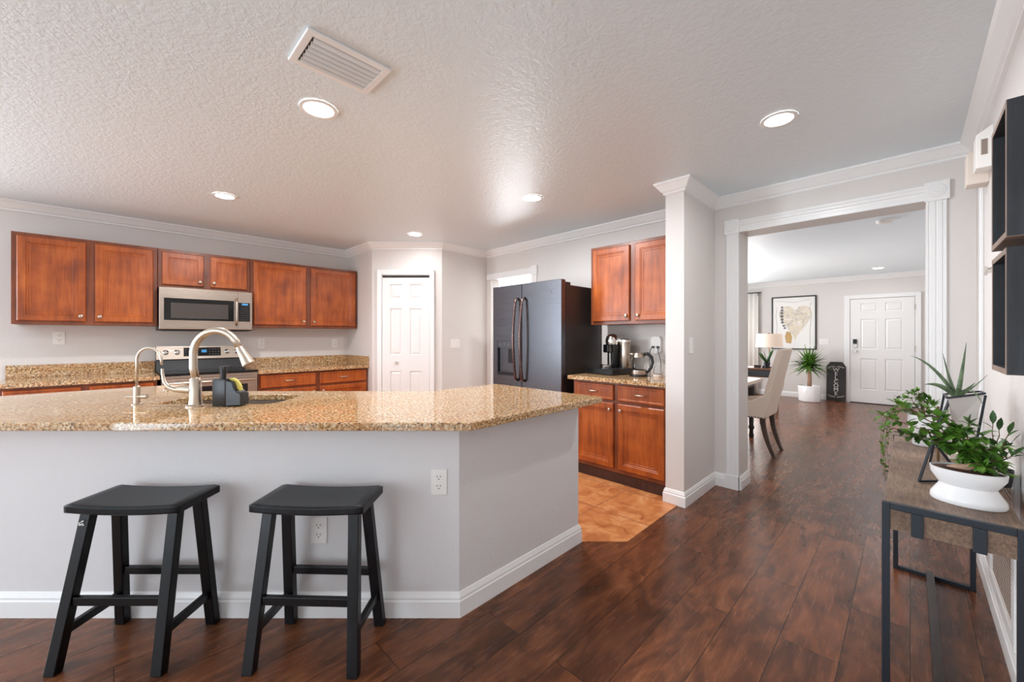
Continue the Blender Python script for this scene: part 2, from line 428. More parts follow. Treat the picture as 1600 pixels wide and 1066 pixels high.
# sliding patio door and windows
def window(name, loc, rz, w_, z0, z1, n=2, pane='glass'):
    e = sempty(name, loc, rz); bm = NB()
    for x in [i * w_ / n - w_ / 2 for i in range(n + 1)]: box(bm, (x - .025, -.03, z0), (x + .025, .03, z1))
    box(bm, (-w_ / 2, -.03, z0), (w_ / 2, .03, z0 + .05)); box(bm, (-w_ / 2, -.03, z1 - .05), (w_ / 2, .03, z1))
    obj('window_frame', bm, 'trim', e)
    return e
window('window_1', (-1.2, -4.54, 0), 180, 2.4, 0, 2.1)
window('window_2', (KX - .06, -2.9, 0), 90, 1.6, .7, 2.1)
window('window_3', (-3.25, 7.2, 0), 90, 2.8, .5, 2.15, 3)
# bright laundry room window
e = window('window_4', (-5.35, 5.38, 0), 0, 1.2, 1.0, 2.15)
# crown mouldings
struct('trim_crown_kitchen', sweep(NB(), [(KX, -4.48), (KX, PY), A, B, (B[0], WY), (-1.33, WY), (-1.33, 3.0), (-1.19, 3.0), (-1.19, WY), (RX, WY), (RX, -4.48)], CROWN), 'trim')
struct('trim_crown_front_room', sweep(NB(), [(-3.2, 3.9), (-3.2, FY), (.45, FY), (.45, WB)], [(o * .9, z) for o, z in CROWN]), 'trim')
# baseboards
struct('baseboard_column', sweep(NB(), [(-1.33, 3.03), (-1.33, 3.0), (-1.19, 3.0), (-1.19, WY), (OX0 - .092, WY)], BASE), 'trim')
struct('baseboard_jamb_left', sweep(NB(), [(OX0, WY + .002), (OX0, WB), (-1.6, WB)], BASE, 1), 'trim')
struct('baseboard_right', sweep(NB(), [(OX1 + .09, WY), (RX, WY), (RX, -4.4)], BASE), 'trim')
struct('baseboard_jamb_right', sweep(NB(), [(.4, WB), (OX1, WB), (OX1, WY + .002)], BASE, 1), 'trim')
struct('baseboard_far', sweep(NB(), [(-3.2, FY), (-.915, FY)], BASE), 'trim')
# cased opening: fluted casings, header and corner blocks
def casing(e, x, w_, z0, z1, y):
    bm = NB(); xs = [0, .1, .13, .2, .23, .45, .48, .55, .58, .78, .81, .88, .91, 1]; ds = [.018, .018, .012, .012, .018, .018, .012, .012, .018, .018, .012, .012, .018, .018]
    pts = [(x + a * w_, y - d_) for a, d_ in zip(xs, ds)] + [(x + w_, y), (x, y)]
    prism(bm, pts, z0, z1); return obj('casing', bm, 'trim', e)
e = sempty('trim_opening')
casing(e, OX0 - .092, .092, 0, 2.13, WY); casing(e, OX1, .088, 0, 2.13, WY)
bm = NB()
prof = [(0, OZ - .005), (.018, OZ - .005), (.018, OZ + .02), (.012, OZ + .025), (.012, OZ + .045), (.02, OZ + .05), (.02, OZ + .065), (.026, OZ + .075), (.026, OZ + .088), (0, OZ + .088)]
sweep(bm, [(OX0, WY), (OX1, WY)], prof); obj('header', bm, 'trim', e)
for x in (OX0 - .105, OX1 - .008):
    bm = NB(); box(bm, (x, WY - .028, 2.12), (x + .11, WY, 2.24)); b_ = obj('corner_block', bm, 'trim', e, bevel=.003)
    bm = NB(); c = (x + .055, WY - .028, 2.18)
    for r0, dpt in ((.042, .004), (.03, .007), (.014, .011)): cyl(bm, c, (c[0], c[1] - dpt, c[2]), r0, r0 * .9, 24)
    obj('rosette', bm, 'trim', b_, smooth=True)
bm = NB(); box(bm, (OX0 - .1, WY - .022, 0), (OX0, WY, .115)); box(bm, (OX1, WY - .022, 0), (OX1 + .092, WY, .115)); obj('plinth', bm, 'trim', e, bevel=.002)
# laundry doorway trim
e = sempty('trim_laundry_doorway')
bm = NB(); box(bm, (DX1, WY - .015, 0), (DX1 + .085, WY, 2.04)); box(bm, (DX0 - .02, WY - .015, 0), (DX0, WY, 2.04)); obj('casing', bm, 'trim', e, bevel=.003)
bm = NB(); box(bm, (DX0 - .1, WY - .02, 2.04), (DX1 + .02, WY, 2.12)); box(bm, (DX1 - .005, WY - .026, 2.03), (DX1 + .095, WY, 2.14)); obj('header', bm, 'trim', e, bevel=.003)
struct('trim_right_wall_corner', box(NB(), (RX - .014, 3.3, .0), (RX, 3.37, 2.14)), 'trim', bevel=.003)

# six-panel doors
def panel_door(parent, name, x0, x1, z0, z1, cols, rows, t=.035, mat='door'):
    bm = NB(); holes = [(a, c_, b_, d_) for a, b_ in cols for c_, d_ in rows]
    plate(bm, rect(x0, z0, x1, z1), [rect(*h) for h in holes], 0, t); rot_plate(bm)
    for h in holes: ring_panel(bm, *h, [(-.001, t), (.003, t - .012), (.012, t - .014), (.034, t - .004), (.037, t - .004)], 0, False)
    return obj(name, bm, mat, parent)
# pantry bifold
pm = ((A[0] + B[0]) / 2, (A[1] + B[1]) / 2)
kx = lambda px: (px - 800) / 622 * 4.975 - ((pm[0] + pm[1]) * S2)     # local x of a photo column on the pantry face
e = sempty('door_1', (pm[0], pm[1], 0), 45)
x0, x1 = kx(598.5), kx(671.5); wd = x1 - x0
cols = [(x0 + .17 * wd, x0 + .42 * wd), (x0 + .59 * wd, x0 + .84 * wd)]
panel_door(e, 'door_panel', x0, x1, .02, 2.0, cols, [(.2, .84), (1.04, 1.62), (1.74, 1.92)], .03)
bm = NB(); cw = .062
box(bm, (x0 - cw, -.04, 0), (x0 - .004, 0, 2.1)); box(bm, (x1 + .004, -.04, 0), (x1 + cw, 0, 2.1)); box(bm, (x0 - .004, -.04, 2.035), (x1 + .004, 0, 2.1)); obj('door_casing', bm, 'trim', e, bevel=.004)
obj('bifold_track', box(NB(), (x0, -.006, 2.005), (x1, -.001, 2.03)), 'slot', e)
bm = NB(); cyl(bm, (x0 + .3 * wd, -.03, .945), (x0 + .3 * wd, -.05, .945), .007); cyl(bm, (x0 + .3 * wd, -.05, .945), (x0 + .3 * wd, -.062, .945), .017, .013); obj('door_knob', bm, 'nickel', e, smooth=True)
# front door
e = sempty('door_2', (0, FY, 0)); x0, x1 = -.82, .06; wd = x1 - x0
cols = [(x0 + .17 * wd, x0 + .44 * wd), (x0 + .56 * wd, x0 + .83 * wd)]
panel_door(e, 'door_panel', x0, x1, .015, 1.985, cols, [(.26, .85), (1.03, 1.60), (1.74, 1.9)], .03)
bm = NB(); box(bm, (x0 - .09, -.038, 0), (x0 - .006, 0, 2.07)); box(bm, (x1 + .006, -.038, 0), (x1 + .08, 0, 2.07)); box(bm, (x0 - .006, -.038, 1.993), (x1 + .006, 0, 2.07)); obj('door_casing', bm, 'trim', e, bevel=.005)
obj('threshold', box(NB(), (x0, -.05, 0), (x1, 0, .013)), 'slot', e)
bm = NB(); box(bm, (x0 + .04, -.055, 1.13), (x0 + .1, -.03, 1.22)); k = obj('keypad_lock', bm, 'blackplastic', e, bevel=.006)
bm = NB(); cyl(bm, (x0 + .07, -.03, 1.09), (x0 + .07, -.055, 1.09), .03); obj('deadbolt_collar', bm, 'chrome', k, smooth=True)
bm = NB(); cyl(bm, (x0 + .07, -.03, .99), (x0 + .07, -.06, .99), .012); cyl(bm, (x0 + .07, -.06, .99), (x0 + .07, -.09, .99), .028, .024); cyl(bm, (x0 + .07, -.03, .99), (x0 + .07, -.036, .99), .034); obj('door_knob', bm, 'chrome', e, smooth=True)
for z in (.22, 1.05, 1.8):
    obj('hinge', box(NB(), (x1 - .004, -.044, z - .05), (x1 + .012, -.028, z + .05)), 'nickel', e)

# ================================================================== ISLAND
isl = thing('kitchen_island', 'white drywall breakfast island with baseboard, stools in front', 'kitchen island')
front = lambda x, k: x + k       # the front runs along y = x + k
bp = [(-1.45, 1.11), (-1.45, 2.03), (-2.2, 2.03), (-2.2, 1.50), (-3.32, .38), (-3.86, .36), (-3.86, -1.30)]
SK = [(-1.93, 2.11), (-1.27, 2.11), (-1.27, 2.49), (-1.93, 2.49)]       # sink opening, camera-aligned coordinates
bm = NB(); plate(bm, bp, [[c2w(x, y)[:2] for x, y in rrect(-1.96, 2.1, -1.24, 2.52, .05)]], .65, .875)
prism(bm, bp, 0, .65); obj('base', bm, 'island_paint', isl)
bm = NB(); sweep(bm, [(-3.86, -1.30), (-1.45, 1.11), (-1.45, 2.03), (-1.6, 2.03)], BASE, 1); obj('baseboard', bm, 'trim', isl)
top = [(-1.295, 1.053), (-1.295, 2.055), (-2.23, 2.055), (-2.23, 1.485), (-3.32, .395), (-3.885, .395), (-3.885, -1.537)]
bm = NB(); sinkloop = [c2w(x, y)[:2] for x, y in rrect(-1.92, 2.12, -1.28, 2.47, .07)]
plate(bm, top, [sinkloop], .875, .91)
tag(obj('island_countertop', bm, 'granite', None, bevel=.004), 'polished gold granite slab covering the white island', 'countertop')
sk = thing('kitchen_sink', 'stainless undermount sink sunk into the granite beside the tall faucet', 'sink', c2w(-1.6, 2.295, .7), 45)
bm = NB()
lo = rrect(-.33, -.185, .33, .185, .07); li = rrect(-.32, -.175, .32, .175, .065)
loft(bm, [[(x, y, .174) for x, y in lo], [(x, y, 0) for x, y in lo]], cap=False)
loft(bm, [[(x, y, .174) for x, y in lo], [(x, y, .174) for x, y in li], [(x, y, .02) for x, y in li], [(x * .2, y * .2, .012) for x, y in li]], cap=False)
bm.faces.new([bm.verts.new((x, y, 0)) for x, y in lo]); bm.faces.new([bm.verts.new((x * .2, y * .2, .012)) for x, y in li])
obj('basin', bm, 'steel', sk, smooth=True)
bm = NB(); cyl(bm, (0, 0, .013), (0, 0, .018), .045); obj('drain', bm, 'chrome', sk, smooth=True)

# main faucet (local x = right in view, y = away)
FX, FYc = -1.632, 2.054
f = thing('kitchen_faucet', 'tall brushed nickel pull-down faucet with side lever at the sink', 'faucet', c2w(FX, FYc, .91), 45)
bm = NB(); lathe(bm, [(.042, 0), (.042, .006), (.03, .012), (.026, .05), (.026, .14), (.018, .15)], n=28); obj('body', bm, 'nickel', f, smooth=True)
bm = NB(); pts = [(-.0, 0, .14), (-.012, 0, .2), (-.012, 0, .26)]
cx, cz, r = .108, .27, .12
pts += [(cx - r * math.cos(R(a)), 0, cz + r * math.sin(R(a))) for a in range(0, 150, 8)]
lx, lz = pts[-1][0], pts[-1][2]
pts += [(lx + .02, 0, lz - .036)]
tube(bm, pts, [.018] * 3 + [.0175] * (len(pts) - 4) + [.0165], 18); obj('spout', bm, 'nickel', f, smooth='all')
bm = NB(); p0 = Vector((lx + .02, 0, lz - .036)); d = Vector((.035, 0, -.062)).normalized()
tube(bm, [p0, p0 + d * .01, p0 + d * .012, p0 + d * .05, p0 + d * .1, p0 + d * .103], [.018, .018, .0195, .023, .031, .027], 20); obj('spray_head', bm, 'nickel', f, smooth=True)
bm = NB(); tube(bm, [(-.02, 0, .085), (-.06, 0, .088), (-.085, 0, .088)], [.021, .021, .018], 18)
tube(bm, [(-.08, 0, .088), (-.1, -.005, .087), (-.13, -.01, .1), (-.152, -.012, .13), (-.16, -.012, .17), (-.162, -.012, .195)], [.017, .014, .011, .008, .0065, .006], 14); obj('lever_handle', bm, 'nickel', f, smooth=True)
f = thing('filtered_water_tap', 'slim gooseneck water tap with small cross handle, left of the tall faucet', 'faucet', c2w(-1.99, 2.112, .91), 45)
bm = NB(); lathe(bm, [(.022, 0), (.022, .004), (.014, .006), (.014, .095), (.006, .1)], n=20); obj('body', bm, 'nickel', f, smooth=True)
bm = NB(); r = .065; pts = [(0, 0, .09), (0, 0, .23)] + [(r - r * math.cos(R(a)), 0, .235 + r * math.sin(R(a))) for a in range(0, 181, 12)] + [(2 * r + .002, 0, .21)]
tube(bm, pts, .0062, 12); obj('spout', bm, 'nickel', f, smooth='all')
bm = NB(); cyl(bm, (-.048, -.01, .04), (.03, -.004, .042), .006); cyl(bm, (.03, -.004, .042), (.055, 0, .043), .013); obj('handle', bm, 'nickel', f, smooth=True)
# soap dispenser with sponge caddy
f = thing('soap_dispenser', 'matte slate square soap pump with side sponge tray on the granite', 'soap dispenser', c2w(-1.505, 2.075, .91), 45)
bm = NB(); loft(bm, [[(x, y, z) for x, y in rrect(-.037 * s, -.033 * s, .037 * s, .033 * s, .008)] for s, z in ((.95, 0), (1, .004), (1, .132), (.94, .14))]); obj('bottle', bm, 'slatebottle', f, smooth=True)
bm = NB(); prism_xz(bm, [(.03, 0), (.112, .004), (.112, .068), (.095, .072), (.078, .09), (.066, .128), (.03, .135)], -.03, .035); obj('sponge_tray', bm, 'slatebottle', f, bevel=.005)
bm = NB(); cyl(bm, (0, 0, .138), (0, 0, .165), .014); cyl(bm, (0, 0, .165), (0, 0, .205), .017, .016); box(bm, (-.013, -.013, .19), (.013, .045, .204)); obj('pump', bm, 'blackplastic', f, smooth=True)
bm = NB(); prism_xz(bm, [(.07, .075), (.092, .075), (.088, .1), (.072, .125), (.05, .141), (.035, .141), (.035, .134), (.058, .125)], -.012, .016); tag(obj('dish_sponge', bm, 'yellow', None, bevel=.003), 'yellow sponge held in the tray of the slate soap pump', 'sponge')
o = bpy.data.objects['dish_sponge']; o.location = c2w(-1.505, 2.078, .912); o.rotation_euler = (0, 0, R(45))

# ================================================================== STOOLS
def stool(label, mat, X, Y, rz, dx=0):
    s = thing('bar_stool', label, 'stool', c2w(X, Y), 45 + rz, 'black saddle-seat stools at the island')
    bm = NB(); W = .226; D = .112; rings = []; N = 22
    for i in range(N + 1):
        x = -W + 2 * W * i / N; z = .593 + .010 * (x / W) ** 2; e_ = .006 if i in (0, N) else 0
        rings.append([(x, -D + e_, z - .012), (x, -D + .006, z - .018), (x, D - .006, z - .018), (x, D - e_, z - .012), (x, D - e_, z + .01), (x, D - .008, z + .017 - e_), (x, -D + .008, z + .017 - e_), (x, -D + e_, z + .01)])
    loft(bm, rings); obj('seat', bm, mat, s, smooth=True, bevel=.002)
    def leg(sx, sy):
        bm = NB(); t_ = Vector((sx * .172, sy * .058, .583)); b_ = Vector((sx * .2 + dx, -.152 if sy < 0 else .118, 0))
        loft(bm, [[(p.x + a * .021, p.y + b * .017, p.z) for a, b in ((-1, -1), (1, -1), (1, 1), (-1, 1))] for p in (b_, t_)]); obj('leg', bm, mat, s, bevel=.003)
        return lambda z: b_ + (t_ - b_) * (z / .583)
    L = {(a, b): leg(a, b) for a in (-1, 1) for b in (-1, 1)}
    for b_, z in ((-1, .25), (1, .25)):
        obj('stretcher', bar(NB(), L[-1, b_](z), L[1, b_](z), .02, .032), mat, s, bevel=.002)
    for a in (-1, 1): obj('stretcher', bar(NB(), L[a, -1](.14), L[a, 1](.14), .02, .032), mat, s, bevel=.002)
    return s
s1 = stool('black saddle stool with a white chip on its leg, left of the other', 'stool', -1.514, 1.65, 0, -.014)
bm = NB()
for i in range(9):
    px, pz = random.uniform(-.012, .012), random.uniform(-.009, .009)
    loft(bm, [[(px - .004, 0, pz), (px, 0, pz - .002), (px + .006, 0, pz + .003), (px, 0, pz + .004)], [(px - .004, -.0006, pz), (px, -.0006, pz - .002), (px + .006, -.0006, pz + .003), (px, -.0006, pz + .004)]])
ch = obj('paint_chip', bm, 'plastic_white', s1); ch.location = (-.176, -.0855, .535)
s2 = stool('worn black saddle stool in front of the low wall outlet', 'stool2', -.795, 1.648, -2, .008)

# ================================================================== OUTLETS AND SWITCHES
def plate_thing(name, label, cat, loc, rz, w_=.072, h_=.116, kind='outlet', n=1, group=None, mat='plastic_white'):
    e = thing(name, label, cat, loc, rz, group)
    obj('cover_plate', box(NB(), (-w_ / 2, -.006, -h_ / 2), (w_ / 2, 0, h_ / 2)), mat, e, bevel=.002)
    if kind == 'outlet':
        for z in (.021, -.021):
            bm = NB(); prism_xz(bm, [(x, z + y) for x, y in rrect(-.017, -.015, .017, .015, .011)], -.008, -.004); r_ = obj('receptacle', bm, mat, e)
            bm = NB(); box(bm, (-.009, -.0085, z + .001), (-.006, -.007, z + .009)); box(bm, (.006, -.0085, z + .001), (.009, -.007, z + .008)); cyl(bm, (0, -.0085, z - .007), (0, -.007, z - .007), .0028, n=8)
            obj('slots', bm, 'slot', r_)
    else:
        for i in range(n):
            x = (i - (n - 1) / 2) * .046
            bm = NB(); box(bm, (x - .016, -.009, -.033), (x + .016, -.005, .033)); obj('rocker', bm, mat, e, bevel=.002)
    return e
plate_thing('wall_outlet', 'white outlet high on the island front near its corner', 'outlet', c2w((686 - 800) / 622 * 1.81, 1.81, .61), 45)
plate_thing('wall_outlet', 'white outlet low on the island front behind a stool', 'outlet', c2w((499 - 800) / 622 * 1.81, 1.81, .39), 45)
plate_thing('wall_outlet', 'white outlet under the leftmost double cabinet above the backsplash', 'outlet', (KX, -.352, 1.258), 90)
plate_thing('wall_outlet', 'white outlet just right of the range control panel', 'outlet', (KX, 1.245, 1.187), 90)
plate_thing('wall_outlet', 'white outlet near the kitchen corner left of the pantry', 'outlet', (KX, 2.1, 1.18), 90)
plate_thing('light_switch', 'white triple switch on the wall between pantry and fridge', 'switch', (B[0], 3.1, 1.18), 90, .14, .116, 'sw', 3)
plate_thing('light_switch', 'white single switch on the side of the narrow column', 'switch', (-1.19, 3.13, 1.2), 90, .072, .125, 'sw', 1)
plate_thing('light_switch', 'white triple switch left of the front door', 'switch', (-1.225, FY, 1.167), 0, .16, .116, 'sw', 3)

# ================================================================== CABINETS
DPROF = [(0, 0), (0, .014), (.006, .02), (.048, .02), (.052, .0145), (.06, .0145), (.064, .0105), (.078, .0105), (.081, .008)]
def cab_door(parent, x0, z0, x1, z1, y, knob=None, arch=False, name='door'):
    bm = NB(); k = min(1, (x1 - x0) / .3); ring_panel(bm, x0, z0, x1, z1, [(i * k, d_) for i, d_ in DPROF], y)
    o = obj(name, bm, 'cherry', parent)
    if knob:
        kx_, kz = knob; bm = NB(); cyl(bm, (kx_, y - .018, kz), (kx_, y - .032, kz), .005)
        tube(bm, [(kx_, y - .03, kz), (kx_, y - .034, kz), (kx_, y - .042, kz), (kx_, y - .046, kz)], [.01, .015, .014, .006], 16); obj('knob', bm, 'nickel', o, smooth=True)
    return o
def drawer(parent, x0, z0, x1, z1, y):
    bm = NB(); ring_panel(bm, x0, z0, x1, z1, [(0, 0), (0, .014), (.006, .02), (.018, .02), (.022, .016), (.025, .016)], y); o = obj('drawer', bm, 'cherry', parent)
    cx_, cz_ = (x0 + x1) / 2, (z0 + z1) / 2; bm = NB()
    tube(bm, [(cx_ - .05, y - .016, cz_), (cx_ - .045, y - .034, cz_), (cx_ - .03, y - .042, cz_), (cx_, y - .046, cz_), (cx_ + .03, y - .042, cz_), (cx_ + .045, y - .034, cz_), (cx_ + .05, y - .016, cz_)], [.005, .004, .006, .0075, .006, .004, .005], 10)
    obj('handle', bm, 'nickel', o, smooth=True); return o
def upper(label, loc, rz, W_, z0, z1, dep, n=2):
    e = thing('wall_cabinet', label, 'cabinet', loc, rz, None); y = 0
    obj('body', box(NB(), (0, 0, z0), (W_, dep, z1)), 'cherry_dark', e, bevel=.002)
    h = W_ / 2; s = .03; g = .028
    cab_door(e, s, z0 + .03, h - g, z1 - .03, 0, (h - g - .03, z0 + .075))
    cab_door(e, h + g, z0 + .03, W_ - s, z1 - .03, 0, (h + g + .03, z0 + .075))
    return e
UX = -5.165; UD = UX - KX
upper('leftmost cherry double wall cabinet, beside the microwave', (UX, -.592, 0), 90, .89, 1.372, 2.13, UD)
upper('short cherry wall cabinet directly above the microwave', (UX, .302, 0), 90, .762, 1.75, 2.13, UD)
upper('wide cherry double wall cabinet between microwave and pantry corner', (UX, 1.068, 0), 90, 1.2, 1.372, 2.13, UD)
upper('cherry double wall cabinet above the coffee machine and kettle', (-2.235, 3.345, 0), 0, .9, 1.385, 2.14, WY - 3.345)
def lower(label, loc, rz, W_, dep, n=2, D=True):
    e = thing('base_cabinet', label, 'cabinet', loc, rz, None)
    obj('body', box(NB(), (0, 0, .1), (W_, dep - .003, .873)), 'cherry_dark', e, bevel=.002)
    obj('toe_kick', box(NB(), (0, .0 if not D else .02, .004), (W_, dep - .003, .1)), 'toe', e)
    for i in range(n):
        a = W_ * i / n; b_ = W_ * (i + 1) / n; s = .022
        drawer(e, a + s, .72, b_ - s, .855, 0)
        kn = (b_ - s - .03) if i % 2 == 0 else (a + s + .03)
        cab_door(e, a + s, .135, b_ - s, .695, 0, (kn, .64))
    return e
LX = -4.865
lower('cherry base cabinet left of the range under granite', (LX, -.62, 0), 90, .90, LX - KX)
lower('cherry base cabinet between range and pantry corner', (LX, 1.072, 0), 90, 1.2, LX - KX)
lower('cherry base cabinet below the coffee machine, beside the fridge', (-2.235, 3.055, 0), 0, .9, WY - 3.055, D=True)
bm = NB(); box(bm, (KX + .001, -.655, .875), (-4.83, .296, .91)); box(bm, (KX + .001, -.655, .91), (KX + .022, .296, 1.02))
tag(obj('wall_countertop', bm, 'granite', None, bevel=.002), 'gold granite counter with backsplash left of the range', 'countertop')
bm = NB(); box(bm, (KX + .001, 1.068, .875), (-4.83, PY - .001, .91)); box(bm, (KX + .001, 1.068, .91), (KX + .022, PY - .001, 1.02)); box(bm, (KX + .022, PY - .022, .91), (-4.83, PY - .001, 1.02))
tag(obj('wall_countertop', bm, 'granite', None, bevel=.002), 'gold granite counter with backsplash between range and pantry', 'countertop')
bm = NB(); box(bm, (-2.262, 2.995, .875), (-1.332, WY - .001, .91))
tag(obj('wall_countertop', bm, 'granite', None, bevel=.003), 'gold granite counter under the coffee machine and kettle', 'countertop')

# ================================================================== MICROWAVE AND RANGE
m = thing('microwave', 'stainless over-the-range microwave with black window below short cabinet', 'microwave', (-5.085, .304, 1.33), 90)
obj('body', box(NB(), (0, 0, .0), (.76, -5.085 - KX, .42)), 'blackplastic', m)
obj('front_panel', box(NB(), (0, -.02, .012), (.76, .0, .418)), 'steel', m, bevel=.004)
bm = NB(); box(bm, (.035, -.024, .1), (.595, -.02, .315)); o = obj('door_window', bm, 'blackgloss', m, bevel=.001)
obj('glass_screen', box(NB(), (.085, -.0255, .12), (.545, -.0242, .27)), 'greyglass', o)
o = obj('control_panel', box(NB(), (.635, -.024, .1), (.74, -.02, .3)), 'blackgloss', m, bevel=.001)
obj('display', box(NB(), (.665, -.0252, .275), (.72, -.0242, .292)), 'display', o)
bm = NB()
for r_ in range(6):
    for c_ in range(4): box(bm, (.652 + c_ * .02, -.0252, .115 + r_ * .024), (.664 + c_ * .02, -.0242, .123 + r_ * .024))
obj('buttons', bm, 'slot', o)
bm = NB(); tube(bm, [(.615, -.02, .06), (.615, -.045, .075), (.615, -.055, .12), (.615, -.058, .2), (.615, -.055, .29), (.615, -.045, .33), (.615, -.02, .345)], [.009, .01, .0125, .0125, .0125, .01, .009], 14); obj('handle', bm, 'steel', m, smooth=True)
obj('door_seam', box(NB(), (.629, -.0212, .015), (.6305, -.0198, .415)), 'slot', m)
obj('vent_grille', box(NB(), (.03, .0, -.004), (.73, .3, .001)), 'slot', m)

g = thing('kitchen_range', 'stainless electric range with black glass top between cherry cabinets', 'range', (-4.84, .302, 0), 90)
D_ = -4.84 - KX - .005
obj('body', box(NB(), (0, 0, .02), (.76, D_, .9)), 'fridge_side', g)
obj('cooktop', box(NB(), (-.0, -.03, .9), (.762, D_ - .06, .925)), 'blackgloss', g, bevel=.003)
for x, y, r in ((.2, .16, .1), (.56, .16, .09), (.2, .4, .08), (.56, .4, .1)):
    n = 40; bm = NB()
    loft(bm, [[(x + q * math.cos(2 * math.pi * i / n), y + q * math.sin(2 * math.pi * i / n), .9256) for i in range(n)] for q in (r, r - .004)], cap=False)
    obj('burner_ring', bm, 'ink', g)
o = obj('oven_door', box(NB(), (.005, -.03, .2), (.755, .0, .87)), 'steel', g, bevel=.004)
obj('door_window', box(NB(), (.09, -.034, .32), (.67, -.029, .79)), 'blackgloss', o, bevel=.001)
bm = NB(); tube(bm, [(.04, -.08, .835), (.72, -.08, .835)], .013, 16); cyl(bm, (.06, -.028, .835), (.06, -.08, .835), .01); cyl(bm, (.7, -.028, .835), (.7, -.08, .835), .01); obj('handle', bm, 'steel', o, smooth=True)
obj('bottom_drawer', box(NB(), (.005, -.03, .04), (.755, 0, .19)), 'steel', g, bevel=.004)
obj('front_trim', box(NB(), (.0, -.028, .872), (.76, .0, .9)), 'steel', g, bevel=.002)
bm = NB(); prism(bm, [(0, 0), (1, 0), (1, 1), (0, 1)], 0, 1); bm.clear()
yb = D_
for_pts = [(yb - .11, .925), (yb - .085, 1.025), (yb - .045, 1.035), (yb - .02, 1.165), (yb, 1.165), (yb, .925)]
loft(bm, [[(x, y, z) for y, z in for_pts] for x in (0, .76)]); bg = obj('backguard', bm, 'blackplastic', g)
# tilted steel face with panel and knobs
a0 = Vector((0, yb - .046, 1.032)); a1 = Vector((0, yb - .021, 1.166)); nrm = Vector((0, -(a1.z - a0.z), a1.y - a0.y)).normalized()
def on_face(x, t, off): 
    p = a0 + (a1 - a0) * t + nrm * off; return Vector((x, p.y, p.z))
def face_box(x0, x1, t0, t1, o0, o1):
    return loft(NB(), [[on_face(x0, t0, o), on_face(x1, t0, o), on_face(x1, t1, o), on_face(x0, t1, o)] for o in (o0, o1)])
o = obj('control_fascia', face_box(.002, .758, .0, 1.0, .0, .006), 'steel', bg)
p = obj('control_panel', face_box(.22, .54, .2, .88, .006, .008), 'blackgloss', bg)
obj('display', face_box(.37, .415, .48, .7, .008, .009), 'display', p)
bm = NB()
for c_ in range(12):
    if 4 < c_ < 8: continue
    for r_ in range(3):
        x = .232 + c_ * .0255
        b2 = face_box(x, x + .014, .3 + r_ * .2, .36 + r_ * .2, .008, .0088); me = bpy.data.meshes.new('t'); b2.to_mesh(me); bm.from_mesh(me); b2.free()
obj('buttons', bm, 'ink', p)
for x in (.075, .165, .6, .69):
    bm = NB(); c0 = on_face(x, .52, .006); tube(bm, [c0, c0 + nrm * .006, c0 + nrm * .008, c0 + nrm * .026, c0 + nrm * .03], [.026, .026, .021, .019, .012], 20)
    bar(bm, c0 + nrm * .03 + Vector((0, 0, .017)), c0 + nrm * .03 - Vector((0, 0, .017)), .007, .012)
    obj('knob', bm, 'chrome', bg, smooth=True)

# ================================================================== REFRIGERATOR
f = thing('refrigerator', 'dark slate side-by-side refrigerator with bronze handles', 'refrigerator', (-3.245, 2.95, 0), 0)
W_ = .945
obj('cabinet', box(NB(), (.003, .075, .02), (W_ - .003, .68, 1.765)), 'fridge_side', f, bevel=.004)
split = .435
for i, (x0, x1) in enumerate(((0, split - .003), (split + .003, W_))):
    bm = NB()
    if i == 0:
        hx0, hx1, hz0, hz1 = .07, .35, .86, 1.22
        plate(bm, rect(x0, .06, x1, 1.81), [rect(hx0, hz0, hx1, hz1)], 0, .065)
        for v in bm.verts: v.co = Vector((v.co.x, .065 - v.co.z, v.co.y))
        box(bm, (hx0 - .001, .05, hz0 - .001), (hx1 + .001, .0655, hz1 + .001))
    else: box(bm, (x0, 0, .06), (x1, .065, 1.81))
    dr = obj('door', bm, 'blacksteel', f, bevel=.004)
    if i == 0:
        dp = obj('dispenser', box(NB(), (hx0 + .0, .004, 1.15), (hx1, .05, hz1)), 'blacksteel', dr)
        obj('dispenser_cavity', box(NB(), (hx0 + .01, .03, hz0 + .03), (hx1 - .01, .05, 1.15)), 'blacksteel', dr)
        bm = NB(); box(bm, (hx0, -.002, hz0), (hx1, .05, hz0 + .03)); obj('drip_tray', bm, 'blackplastic', dr, bevel=.003)
        bm = NB(); box(bm, (hx0 + .16, .006, .99), (hx0 + .22, .03, 1.14)); obj('dispenser_paddle', bm, 'blackplastic', dr, bevel=.004)
        bm = NB()
        for k in range(4): cyl(bm, (hx0 + .05 + k * .06, .0045, 1.185), (hx0 + .05 + k * .06, .001, 1.185), .011, n=14)
        obj('buttons', bm, 'chrome', dp)
    else:
        bm = NB(); cyl(bm, (x1 - .135, 0, 1.70), (x1 - .135, -.002, 1.70), .017, n=24); bd = obj('badge', bm, 'chrome', dr)
        bm = NB(); cyl(bm, (x1 - .135, -.002, 1.70), (x1 - .135, -.0028, 1.70), .0135, n=24); obj('badge_centre', bm, 'blacksteel', bd)
    hx = x1 - .045 if i == 0 else x0 + .045
    bm = NB(); pts = [(hx, 0, .82), (hx, -.045, .84)] + [(hx, -.05 - .03 * math.sin(math.pi * k / 10), .88 + .72 * k / 10) for k in range(11)] + [(hx, -.045, 1.64), (hx, 0, 1.66)]
    rings = [[(p[0] - .013, p[1], p[2]), (p[0], p[1] - .008, p[2]), (p[0] + .013, p[1], p[2]), (p[0], p[1] + .01, p[2])] for p in pts]
    tube(bm, pts, .014, 12); obj('handle', bm, 'bronze', dr, smooth='all')
for x in (.06, W_ - .14):
    obj('hinge_cover', box(NB(), (x, .03, 1.765), (x + .1, .2, 1.80)), 'blackplastic', f, bevel=.006)

